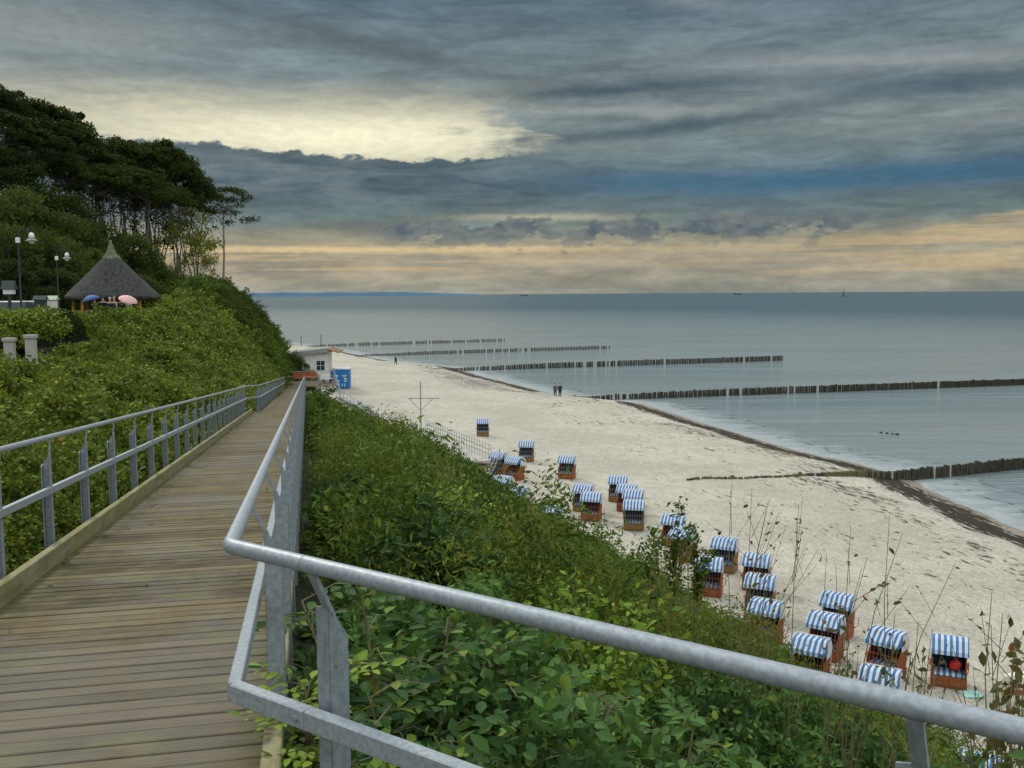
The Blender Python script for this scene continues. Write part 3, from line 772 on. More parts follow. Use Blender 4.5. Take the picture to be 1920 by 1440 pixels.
def hl(s, t):                   # brambles on the hedge side bank
    e = bluff_edge(s); u = e - t
    h = .20 + .95*vnoise(s*.5, t*.5, 31) + .45*vnoise(s*1.4, t*1.4, 32)
    return np.where(u > -.02, h*np.clip(u/.8, .45, 1), 0)*np.where((t < -10.3) & (s < 92), 0, 1)
def build_left():
    for a, b_, dn, c_ in ((3, 20, 22, 'bramblenear'), (18, 60, 9, 'bramble'), (55, 112, 9, 'bramble')):
        q, s, t = cover(a, b_, -4.2 if a < 50 else -5.5, -2.62 if a < 50 else -2.4, dn, lambda s, t: hl(s, t)*0+.55, 0.0); q[:, 2] -= np.random.uniform(0, .35, len(q)); scatter('bramble_bank', q, CL[c_], .7, 1.2)
    p1, s, t = cover(3, 17, -9.5, -2.6, 16, hl); scatter('bramble_bank', p1, CL['bramblenear'], .7, 1.3)
    p2, s, t = cover(15, 50, -10.5, -2.6, 5.0, hl); scatter('bramble_bank', p2, CL['bramble'], .7, 1.3)
    p3, s, t = cover(48, 95, -10.5, -2.3, 2.6, hl); scatter('bramble_bank', p3, CL['bramble'], 1.0, 2.0)
    p4, s, t = cover(90, 165, -26, -2.0, 2.0, lambda s, t: hl(s, t)*1.7); 
    dk = vnoise(s*.15, t*.3, 41) > .62
    scatter('bluff_scrub', p4[~dk], CL['forest'], .6, 1.3); scatter('bluff_scrub', p4[dk], CL['far'], .6, 1.2)
    p5, s, t = cover(40, 100, -75, -23, .55, lambda s, t: 1.2+1.5*vnoise(s*.3, t*.3, 51)); scatter('hillside_scrub', p5, CL['forest'], .9, 1.7)
build_left()
print('scatter done')
# ------------------------------------------------------------------ trees
def tree_meshes(h, cr, ch, kind, lobes=26, per=230, leaf=.20, mleaf='leaf_forest', mbark='bark', lean=(0, 0), trunk_r=.16, stems=1, flat=.5, seed=0, twigs=0, low=.0, sparse=1.0):
    """trunk with limbs reaching to leafy lobes; returns (trunk mesh, crown mesh)"""
    random.seed(seed); np.random.seed(seed)
    b = MB(); cen = []; fork = Vector((lean[0]*.4, lean[1]*.4, h-ch*random.uniform(.85, 1.05)))
    tops = []
    for k in range(stems):
        o = Vector((random.uniform(-.4, .4)*(stems > 1), random.uniform(-.4, .4)*(stems > 1), 0)); a = random.uniform(0, 6.28)
        f = fork + Vector((math.cos(a), math.sin(a), 0))*(1.7*(stems > 1)) + Vector((0, 0, random.uniform(-.6, .6)*(stems > 1)))
        mid = (o+f)/2 + Vector((random.uniform(-.7, .7), random.uniform(-.7, .7), 0)); r = trunk_r/(stems**.4)
        b.tube([o-Vector((0, 0, .6)), o+(mid-o)*.5, mid, f], [r*1.25, r, r*.85, r*.68], 7); tops.append((f, r*.62))
    for i in range(lobes):
        a = i*2.399+random.uniform(-.3, .3); u = math.sqrt((i+.5)/lobes)
        r = cr*u*random.uniform(.75, 1.05)
        zz = h - ch*(.15+.75*u*u*random.uniform(.5, 1.0)) + random.uniform(-.08, .05)*ch
        if random.random() < low: zz -= ch*random.uniform(.2, .5)
        c = Vector((lean[0]+r*math.cos(a), lean[1]+r*math.sin(a), zz))
        f, fr = random.choice(tops)
        m1 = f.lerp(c, .45) + Vector((random.uniform(-.3, .3), random.uniform(-.3, .3), -abs(c.z-f.z)*.12))
        b.tube([f, m1, c], [fr*.55, fr*.30, fr*.10], 5); 
        ls = cr*random.uniform(.20, .34)
        if random.random() < .25 and flat < .6 and lobes > 30: c.z += ch*random.uniform(.06, .16); c.x *= 1.12; c.y *= 1.12; ls *= .5
        n = int(per*random.uniform(.7, 1.2)*sparse)
        q = np.random.normal(size=(n, 3)); q /= np.linalg.norm(q, axis=1)[:, None]; q *= (np.random.rand(n, 1)**.45)
        q = q*[ls, ls, ls*flat] + np.random.normal(scale=.08, size=(n, 3)) + np.array(c)
        cen.append(q)
    for i in range(twigs):
        f, fr = random.choice(tops); o = f*random.uniform(.55, .98) if f.z > 1 else f
        a = random.uniform(0, 6.28); L = random.uniform(.25, .7)*cr; e = o + Vector((math.cos(a)*L, math.sin(a)*L, L*random.uniform(.5, 1.2)))
        b.tube([o, o.lerp(e, .5)+Vector((0, 0, .15*L)), e], [fr*.38, fr*.24, fr*.08], 4)
        n = random.randint(10, 40); cen.append(np.random.normal(scale=.35, size=(n, 3)) + np.array(e))
    cen = np.concatenate(cen); nr = unit(len(cen), .7)
    v, f, k = leaf_cards(cen, nr, np.random.uniform(.6, 1.3, len(cen))*leaf, .7, False)
    cm = npmesh('crown', v, f, np.random.rand(len(cen)), [M[mleaf]])
    tm = b.mesh('trunk'); tm.materials.append(M[mbark]); tm.shade_smooth()
    return tm, cm
def tree(name, loc, meshes, label, cat='tree', group=None, rz=0.0, sc=1.0, scz=None, trunkname='trunk', crownname='crown'):
    root = empty(name, loc, rz, label, cat, group); root.scale = (sc, sc, scz or sc)
    for me, nm in ((meshes[0], trunkname), (meshes[1], crownname)):
        o = bpy.data.objects.new(nm, me); COL.objects.link(o); o.parent = root
    return root
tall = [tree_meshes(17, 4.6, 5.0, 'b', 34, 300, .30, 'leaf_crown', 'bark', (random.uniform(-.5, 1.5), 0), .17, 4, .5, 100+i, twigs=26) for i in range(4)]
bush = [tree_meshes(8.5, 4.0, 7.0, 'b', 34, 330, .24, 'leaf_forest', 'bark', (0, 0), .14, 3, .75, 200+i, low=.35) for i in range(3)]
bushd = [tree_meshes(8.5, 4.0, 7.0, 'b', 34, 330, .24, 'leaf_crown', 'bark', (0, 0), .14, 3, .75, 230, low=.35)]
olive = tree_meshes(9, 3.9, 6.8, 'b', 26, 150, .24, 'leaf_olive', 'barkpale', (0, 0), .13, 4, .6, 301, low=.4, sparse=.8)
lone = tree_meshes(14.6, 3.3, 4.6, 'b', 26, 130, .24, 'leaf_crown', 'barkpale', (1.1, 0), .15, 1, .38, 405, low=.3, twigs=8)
random.seed(11); np.random.seed(11)
# tall thin stemmed trees along the ridge: pixel of crown top, distance
TALL = [(-60, 120, 100), (10, 165, 104), (70, 190, 112), (120, 225, 108), (175, 262, 114), (225, 258, 120), (275, 255, 124), (320, 280, 128), (362, 318, 132),
        (-20, 200, 92), (45, 240, 96), (100, 280, 100), (160, 305, 104), (215, 310, 108), (265, 310, 112), (300, 340, 118), (150, 260, 124), (240, 280, 130), (20, 270, 90), (335, 345, 140)]
words = ['at the far left edge of the ridge', 'second from the left edge on the ridge', 'over the left street lamp', 'on the steep left part of the ridge line',
         'left of the dip in the ridge line', 'right of the dip in the ridge line', 'above the thatched roof', 'at the rounded shoulder of the wood', 'at the right end of the dark canopy',
         'behind the hillside bushes at the left edge', 'behind the bushes left of the near lamp', 'behind the bushes above the second lamp', 'behind the bushes left of the thatched tip',
         'with thin trunk directly behind the thatched tip', 'with trunk right of the thatched tip', 'standing left of the olive tree', 'deep in the wood left of the thatched roof', 'deep in the wood right of the thatched roof', 'low at the left edge of the wood', 'behind the olive tree']
for i, (px, py, y) in enumerate(TALL):
    top = at(px, py, y); g = gz(top.x, top.y); h = top.z - g
    tree('beech_tree', (top.x, top.y, g-.3), tall[i % 4], 'tall dark thin stemmed tree ' + words[i], 'tree', 'tall dark trees on the wooded ridge',
         rz=random.uniform(0, 6.28), sc=1.0 if h > 15 else max(.7, h/17+.1), scz=(h+.3)/17)
BUSH = [(-30, 335, 74), (30, 345, 78), (85, 375, 80), (140, 400, 84), (195, 412, 90), (240, 425, 92), (275, 470, 96), (310, 500, 98), (-10, 400, 66), (60, 420, 70), (120, 440, 74), (180, 455, 78),
        (-5, 470, 60), (90, 490, 66), (150, 500, 70), (250, 500, 84), (330, 520, 104), (375, 515, 112), (290, 540, 90), (20, 300, 90), (110, 350, 94), (385, 560, 106)]
bw = ['at the left edge high under the tall trunks', 'left of the near lamp under the trunks', 'above the near street lamp', 'above the second street lamp', 'left of the thatched tip under the trunks', 'just above the thatched tip', 'right of the thatched tip', 'at the right foot of the wooded hill',
      'at the left edge mid slope', 'behind the near street lamp head', 'between the two street lamps', 'behind the left slope of the thatched roof', 'dark at the left edge behind the lamp post', 'behind the second lamp post', 'touching the left side of the thatched roof', 'touching the right side of the thatched roof',
      'below the olive tree', 'beneath the lone tree to its left', 'right of the pavilion eave', 'highest at the left under the pale trunks', 'high behind the hillside below the trunks', 'on the bluff shoulder below the olive tree']
for i, (px, py, y) in enumerate(BUSH):
    top = at(px, py, y); g = gz(top.x, top.y); h = max(top.z-g, 2.0); sc = min(max(h/8.5, .55), 1.25)
    dark = i in (12, 13)
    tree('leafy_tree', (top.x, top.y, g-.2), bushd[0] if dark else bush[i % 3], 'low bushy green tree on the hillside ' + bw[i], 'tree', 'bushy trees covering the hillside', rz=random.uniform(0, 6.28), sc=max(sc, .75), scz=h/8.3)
p = at(345, 378, 118); g = gz(p.x, p.y); tree('olive_green_tree', (p.x, p.y, g-.2), olive, 'airy yellow green tree with sky showing through beside the lone tree', 'tree', rz=1.0, sc=1.15, scz=(p.z-g+.2)/9)
p = at(376, 440, 116); g = gz(p.x, p.y); tree('olive_green_tree', (p.x, p.y, g-.2), olive, 'smaller sparse tree below and right of the airy yellow green tree', 'tree', rz=3.0, sc=.62, scz=(p.z-g+.2)/9)
for i, (px, py, y) in enumerate(((560, 655, 113), (574, 668, 112), (588, 690, 110))):
    p = at(px, py, y); g = 1.6; tree('leafy_tree', (p.x-.6, p.y, g), bush[i % 3], 'dark bush at the bluff foot ' + ('behind the far railing end', 'overlapping the left side of the white hut', 'lowest, in front of the white hut wall')[i], 'shrub', 'bushes beside the white hut', rz=i, sc=.36, scz=(p.z-g)/8.3)
p = at(410, 338, 130); g = gz(p.x, p.y); lt = tree('lone_tree', (p.x, p.y, g-.4), lone, 'lone slender tree with bare pale trunk standing against the sky', 'tree', rz=.4, sc=1.05, scz=(p.z-g+.4)/14.6)

# individual shrubs and saplings standing clear of the undergrowth
def shrub_meshes(h, r, kindleaf, n=520, size=.075, asp=.5, seed=0, stems=9):
    random.seed(seed); np.random.seed(seed); b = MB(); cen = []; nrm = []; szs = []
    for i in range(stems):
        a = i*2.4; rr = r*random.uniform(.25, 1); tip = Vector((rr*math.cos(a), rr*math.sin(a), h*random.uniform(.6, 1.05)*(1-.35*rr/r)))
        m1 = Vector((tip.x*.35, tip.y*.35, tip.z*.6)); b.tube([(0, 0, -.3), m1, tip], [.016, .010, .004], 5)
        k = n//stems; u = np.random.uniform(.25, 1.03, k)
        P = np.array([list(Vector((0, 0, 0)).lerp(m1, q*2) if q < .5 else m1.lerp(tip, q*2-1)) for q in u])
        off = np.random.normal(scale=.055+.05*r, size=(k, 3)); cen.append(P+off); nrm.append(unit(k, 1.1)); szs.append(np.random.uniform(.6, 1.3, k)*size)
    cen = np.concatenate(cen); v, f, k = leaf_cards(cen, np.concatenate(nrm), np.concatenate(szs), asp, True)
    return (lambda tm: (tm.materials.append(M['twig']), tm)[1])(b.mesh('stem')), npmesh('foliage', v, f, np.repeat(np.random.rand(len(cen)), k), [M[kindleaf]])
def compound_meshes(h, r, seed, m='leaf_near', lsize=.10, stems=8, fr=9):
    """shrub with arching pinnate leaves: pairs of leaflets along each leaf stalk"""
    random.seed(seed); np.random.seed(seed); b = MB(); C = []; Nn = []; Sz = []; Aa = []
    for i in range(stems):
        a = i*2.4+random.uniform(-.3, .3); rr = r*random.uniform(.2, .8); tip = Vector((rr*math.cos(a), rr*math.sin(a), h*random.uniform(.55, 1.0)))
        b.tube([(0, 0, -.3), (tip.x*.5, tip.y*.5, tip.z*.6), tip], [.018, .012, .006], 5)
        for j in range(fr):
            u = .35+.65*j/(fr-1); o = Vector((tip.x*u, tip.y*u, tip.z*u)); aa = j*2.4+a; L = random.uniform(.22, .36)
            d = Vector((math.cos(aa), math.sin(aa), .35)).normalized(); e = o + d*L + Vector((0, 0, -.06)); b.tube([o, o+d*L*.5+Vector((0, 0, .015)), e], .003, 3, False)
            side = d.cross(Vector((0, 0, 1))).normalized()
            for q in range(4):
                for sg in (-1, 1):
                    c = o.lerp(e, .35+.18*q) + side*sg*lsize*.55; C.append(c); Sz.append(lsize*random.uniform(.8, 1.1)); Aa.append((side*sg + d*.45).normalized())
            C.append(e+d*lsize*.45); Sz.append(lsize*1.15); Aa.append(d)
    C = np.array([list(c) for c in C]); A = np.array([list(x) for x in Aa]); Sz = np.array(Sz); n = len(C)
    A = A + np.random.normal(scale=.16, size=(n, 3)); A[:, 2] -= .1; A /= np.linalg.norm(A, axis=1)[:, None]
    up = np.array([0, 0, 1.0]) + np.random.normal(scale=.3, size=(n, 3)); bb = np.cross(up, A); bb /= np.linalg.norm(bb, axis=1)[:, None]; nr = np.cross(A, bb)
    s = Sz[:, None]; w = bb*s*.24; l = nr*s*.08
    v = np.stack([C-A*s*.5, C-A*s*.15+w+l, C+A*s*.2+w*.8+l*.5, C+A*s*.5-l*.6, C+A*s*.2-w*.8+l*.5, C-A*s*.15-w+l], 1).reshape(-1, 3)
    i = np.arange(n)[:, None]*6; f = np.concatenate([i+[0, 1, 2, 3], i+[0, 3, 4, 5]], 1).reshape(-1, 4)
    tm = b.mesh('stem'); tm.materials.append(M['twig'])
    return tm, npmesh('foliage', v, f, np.repeat(np.random.rand(n), 2), [M[m]])
def put_top(name, px, py, y, meshes, hgt, label, cat='shrub', group=None, rz=0.0, sc=1.0):
    """shrub whose top shows at that pixel, y metres ahead"""
    p = at(px, py, y); return tree(name, (p.x, p.y, p.z-hgt*sc), meshes, label, cat, group, rz, sc, None, 'stem', 'foliage')
cmp1 = [compound_meshes(1.7, .65, 500+i, lsize=.10, fr=13) for i in range(3)]
cmpb = compound_meshes(1.2, .30, 520, 'leaf_bright', .085, 7, 9)
G1 = 'broad leaved shrubs beside the foreground rail'
put_top('leafy_shrub', 745, 1135, 4.5, cmp1[0], 1.7, 'large leaved green shrub just right of the foreground rail post', group=G1, rz=.3)
put_top('leafy_shrub', 860, 1190, 4.6, cmp1[1], 1.7, 'large leaved green shrub under the middle of the foreground handrail', group=G1, rz=1.9)
put_top('leafy_shrub', 1010, 1215, 4.7, cmp1[2], 1.7, 'large leaved shrub with pale tips low under the foreground handrail', group=G1, rz=4.0)
put_top('leafy_shrub', 780, 1290, 3.7, cmp1[1], 1.7, 'nearest broad leaved shrub at the bottom edge beside the square rail', group=G1, rz=5.0, sc=.9)
put_top('leafy_shrub', 960, 1330, 4.0, cmp1[0], 1.7, 'broad leaved shrub at the bottom edge in the middle of the frame', group=G1, rz=2.6, sc=.9)
put_top('leafy_shrub', 1110, 1290, 4.9, cmp1[0], 1.7, 'broad leaved shrub below the handrail right of the middle', group=G1, rz=.9)
put_top('leafy_shrub', 1240, 1345, 5.2, cmp1[2], 1.7, 'rightmost broad leaved shrub below the foreground handrail', group=G1, rz=1.2)
put_top('bright_shrub', 600, 1262, 3.9, cmpb, 1.2, 'small yellow green shrub squeezed behind the foreground rail post', rz=.5, sc=.8)
put_top('bright_shrub', 640, 1405, 3.5, cmpb, 1.2, 'yellow green shrub leaning on the boardwalk kerb at the bottom edge', rz=2.5, sc=.8)
sh = [shrub_meshes(2.2, 1.0, ['leaf_mid', 'leaf_dark', 'leaf_mid'][i], 2200, [.09, .13, .10][i], .5, 600+i, 16) for i in range(3)] 
shb = [shrub_meshes(2.0, .9, 'leaf_bright', 1900, .09, .5, 620+i, 15) for i in range(2)]
sho = shrub_meshes(2.0, .8, 'leaf_olive', 1700, .08, .3, 640, 14)
SH = [(665, 812, 30, shb[0], 'yellow green bush top below the far switchback rail'), (700, 812, 34, sh[0], 'green bush right of the yellow green bush top'), (610, 850, 22, shb[1], 'bright bush against the boardwalk posts'),
      (760, 850, 30, sh[1], 'green bush halfway down the upper slope'), (640, 910, 17, sh[2], 'bush beside the boardwalk railing at mid height'), (590, 935, 13, shb[0], 'light green bush hugging the railing posts'),
      (720, 905, 22, sh[0], 'rounded bush in the middle of the slope'), (800, 925, 24, sh[1], 'bush left of the tall saplings'), (640, 1010, 12, sh[2], 'dark bush under the second railing post'), (760, 1000, 16, sho, 'olive bush with narrow leaves in mid slope'),
      (1120, 1130, 13, sh[1], 'dark broad leaved bush above the handrail in the middle'), (960, 1090, 11, sh[2], 'rounded bush between the dry stalks and the handrail'), (830, 1040, 11, shb[1], 'light green bush above the foreground shrubs'), (1400, 1235, 13, sh[0], 'bush just above the handrail right of the middle'), (1260, 1150, 16, shb[0], 'light green bush in the lower slope'), (1540, 1290, 11, sh[1], 'dark bush over the handrail before the chair trio'), (1080, 1040, 19, sh[1], 'dark leaved bush at mid slope above the dry stalks'),
      (1000, 1000, 26, sho, 'olive bush with dry stalks near the beach chairs'), (1090, 985, 34, sh[0], 'green bush below the white striped roof'), (1215, 1060, 24, sh[1], 'bush at the sand left of the crossing twigs'), (1330, 1150, 20, sh[2], 'bush in front of the chair pair'), (900, 980, 24, sh[0], 'bush at the end of the sapling row')]
for i, (px, py, y, ms, lb) in enumerate(SH):
    put_top('slope_shrub', px, py, y, ms, 2.1, lb, group='shrubs on the seaward slope', rz=i*1.3, sc=1.0 if y < 18 else 1.3)
random.seed(77)
for i in range(64):
    s_ = random.uniform(7, 66)**1.0; f_ = float(foot(s_)); t_ = random.uniform(.9, f_-1.2); ms = (sh[0], sh[1], sh[2], shb[0], sho, shb[1], sh[1], sh[2])[i % 8]
    p = W(s_, t_, ground(s_, t_)); sc_ = random.uniform(.72, .98)*(1 if t_ < 5 else .68)*(1 if s_ < 40 else .75)
    tree('slope_shrub', p, ms, 'leafy shrub growing out of the undergrowth on the seaward slope', 'shrub', 'shrubs scattered through the slope undergrowth', random.uniform(0, 6), sc_, None, 'stem', 'foliage')
sap = [shrub_meshes(3.0, .38, 'leaf_mid', 620, .12, .5, 700+i, stems=4) for i in range(2)]
for i, (px, py, y, lb) in enumerate([(852, 812, 30, 'tall green sapling rising in front of the beach steps'), (905, 838, 30, 'slender sapling right of the beach steps'), (938, 915, 27, 'short sapling left of the lower striped chair'),
                                     (835, 850, 30, 'leaning sapling left of the beach steps'), (1022, 925, 30, 'thin dark sapling above the half hidden striped chair'), (1225, 930, 17, 'sparse leafy sapling crossing the stacked striped chairs'),
                                     (1270, 915, 17, 'open twiggy sapling right of the stacked striped chairs'), (1305, 935, 18, 'twiggy sapling before the bare sand'), (985, 905, 28, 'sapling in front of the half hidden chair roofs'), (700, 830, 24, 'leafy spray standing up in the middle of the upper slope'), (1120, 965, 24, 'sapling overlapping the orange chair base'), (880, 885, 24, 'forked sapling below the beach steps'), (1450, 1170, 13, 'leafy sapling over the nearly buried chair'), (1000, 1010, 17, 'tall spray in the middle of the dry stalks')]):
    put_top('sapling', px, py, y, sap[i % 2], 3.0, lb, 'sapling', 'saplings standing out of the slope', i*1.7, 1.0 if i < 5 else .8)
def stem_plant(px, py, y, h, ns, label, spread=.5, leaves=14, seed=0, lsz=.075, px2=None, rad=.006, leafmat='leaf_dry'):
    random.seed(seed); np.random.seed(seed); top = at(px, py, y); base = Vector((top.x, top.y, top.z-h)); b = MB(); C = []; 
    for i in range(ns):
        a = random.uniform(0, 6.28); lx = random.uniform(-.4, 1)*spread if ns > 1 else spread; ly = random.uniform(-.3, .3)*spread; hh = h*(1 if i == 0 else random.uniform(.55, 1.0))
        P = [Vector((0, 0, -.2)), Vector((lx*.2, ly*.2, hh*.35)), Vector((lx*.55+random.uniform(-.02, .02), ly*.5, hh*.7)), Vector((lx, ly, hh))]
        if i == 0 and ns > 1: P = [Vector((0, 0, -.2)), Vector((.02, 0, hh*.35)), Vector((-.02, 0, hh*.7)), Vector((0, 0, hh))]
        b.tube(P, [rad, rad*.8, rad*.55, rad*.3], 5)
        for k in range(random.randint(1, 3)):
            u = random.uniform(.4, .8); o = P[1].lerp(P[3], u); d = Vector((random.uniform(-1, 1), random.uniform(-.6, .6), random.uniform(.5, 1.2))).normalized(); e = o+d*h*random.uniform(.1, .25)
            b.tube([o, e], [rad*.45, rad*.2], 4); C += [list(o.lerp(e, random.uniform(.5, 1.05))) for _ in range(2)]
        for k in range(leaves//ns): C.append(list(P[1].lerp(P[3], random.uniform(.2, 1.02)) + Vector((random.uniform(-.04, .04), random.uniform(-.04, .04), 0))))
    C = np.array(C); v, f, k = leaf_cards(C, unit(len(C), .4), np.random.uniform(.5, 1.2, len(C))*lsz, .5, True)
    root = empty('bare_stemmed_plant', base, 0, label, 'plant', 'thin stemmed plants against the sand')
    b.build('stem', M['twig'], root); o = bpy.data.objects.new('leaves', npmesh('leaves', v, f, np.repeat(np.random.rand(len(C)), k), [M[leafmat]])); COL.objects.link(o); o.parent = root
stem_plant(1372, 905, 9, 2.6, 6, 'cluster of bare stems with small seed heads left of the sand', .55, 14, 1, .07)
stem_plant(1410, 915, 9, 2.4, 4, 'thin bare stems leaning right beside the seed head cluster', .7, 5, 2, .05)
stem_plant(1487, 945, 8, 2.4, 1, 'single straight bare stem rising over the sand', .05, 1, 3, .05)
stem_plant(1550, 1040, 7.5, 2.0, 5, 'group of bare stems with brown leaves before the striped chairs', .4, 16, 4, .075)
stem_plant(1595, 985, 7.5, 2.2, 4, 'forked bare stems before the topmost near chair', .75, 12, 5, .07)
stem_plant(1668, 965, 7.2, 2.3, 2, 'long bare twig slanting up to the right over the sand', .9, 4, 6, .05)
stem_plant(1678, 1150, 6.0, 1.5, 2, 'short twig beside the rightmost pair of chairs', .2, 4, 7, .06)
stem_plant(1722, 1165, 6.0, 1.5, 5, 'small plant with reddish leaves between the two nearest chairs', .25, 10, 8, .065)
stem_plant(1860, 1110, 5.6, 1.7, 3, 'tall curved twig right of the nearest chair', -.25, 6, 9, .06)
stem_plant(1880, 1150, 5.2, 1.6, 7, 'leafy brown stemmed plant at the right edge above the handrail', .45, 34, 10, .085, leafmat='leaf_dry')
stem_plant(1905, 1200, 4.8, 1.4, 6, 'plant with dark drooping leaves at the right edge', .35, 30, 11, .09)
stem_plant(1835, 1300, 5.4, 1.3, 6, 'low leafy plant in front of the nearest chair', .4, 40, 12, .085, leafmat='leaf_near')
stem_plant(1930, 1170, 5.0, 1.5, 6, 'twiggy plant cut by the right edge of the picture', .3, 26, 13, .085)
stem_plant(1740, 1335, 5.6, 1.0, 7, 'low leafy plant just above the handrail right of the middle chair', .4, 40, 14, .08, leafmat='leaf_near')
stem_plant(1600, 1225, 8, 1.4, 6, 'leafy stems overlapping the orange chair bases', .5, 40, 15, .085, leafmat='leaf_near')

# ------------------------------------------------------------------ groynes
random.seed(5)
PG = {}
def pile_mesh(key):
    if key not in PG:
        b = MB(); b.tube([(0, 0, -1.2), (0, 0, .0), (.004, 0, .97), (0, 0, 1.0)], [.15, .15, .14, .11], 8)
        me = b.mesh('pile'); me.materials.append(M[key]); me.shade_smooth(); PG[key] = me
    return PG[key]
def groyne(pa, pb, ha, hb, label, land=.2, gaps=0.0, step=.30, dark=.7, za=.3):
    """row of driven piles; pa/pb = base pixels, heights above sand/water at both ends"""
    A_, B_ = hit(*pa, za), hit(*pb, 0); d = B_-A_; d.z = 0; L = d.length; d.normalize()
    root = empty('groyne', (A_.x, A_.y, 0), 0, label, 'groyne', 'timber groynes running out to sea')
    n = int(L/step); b = MB(); pos = []
    for i in range(n):
        u = i/n; x = A_.x + d.x*L*u; y = A_.y + d.y*L*u; s, t = ST(x, y); g = float(z_sand(s, t))
        top = max(g, 0)*.0 + ha + (hb-ha)*min(1, u/land) + random.uniform(-.06, .06)
        if g > 0: top = max(top, g+.12+.4*max(0, min(1, (u-.25)/.2)))
        if random.random() < .05: top += .12
        if random.random() < gaps and u > .03: continue
        key = 'pilegreen' if (g > .35 and random.random() < .75) else ('pilepale' if random.random() < .07 else 'pile')
        pos.append((x+random.uniform(-.03, .03), y+random.uniform(-.03, .03), top, key))
    pos.sort(key=lambda q: q[0]**2+q[1]**2)
    for x, y, top, key in pos[:99]:
        o = bpy.data.objects.new('pile', pile_mesh(key)); COL.objects.link(o); o.parent = root
        o.location = (x-A_.x, y-A_.y, 0); o.rotation_euler = (random.uniform(-.04, .04), random.uniform(-.04, .04), random.uniform(0, 6)); w_ = .55 if key == 'pilepale' else 1; o.scale = (w_, w_, max(top, .15)+(.05 if key == 'pilepale' else 0))
    if pos[99:]:
        for x, y, top, key in pos[99:]: b.tube([(x-A_.x, y-A_.y, -1), (x-A_.x, y-A_.y, top)], [.15, .135], 6, var=.5)
        o = b.build('pile', M['pile'], root, smooth='auto'); o['kind'] = 'stuff'
groyne((1290, 903), (1990, 872), 9*.08, .88, 'nearest dark timber groyne rising from the sand at the right', .7, 0, .27, za=1.45)
groyne((1075, 748), (2000, 719), .55, .95, 'second groyne from the front, long row of posts beyond the bay of sand', .25, .02, .33)
groyne((820, 694), (1469, 676), .5, 1.0, 'third groyne from the front, ending in the middle of the sea', .3, .05, .36)
groyne((668, 666), (1145, 654), .35, .8, 'fourth groyne from the front, thin dark line of posts', .3, .05, .42)
groyne((560, 649), (948, 640), .35, .8, 'farthest short groyne nearest to the horizon', .3, .05, .45)
def thin_post(px, py, y, h, lb):
    p = hit(px, py, 0.2); b = MB(); b.tube([(0, 0, -.5), (0, 0, h*.9), (0, 0, h)], [.10, .09, .07], 6); o = b.build('marker_post', M['pile']); o.location = (p.x, p.y, .0); b
    tag(o, lb, 'post', 'thin marker posts by the far groyne')
thin_post(565, 652, 0, 3.4, 'thin dark post beside the bluff scrub over the far groyne'); thin_post(602, 648, 0, 3.4, 'thin dark post standing on the far groyne')

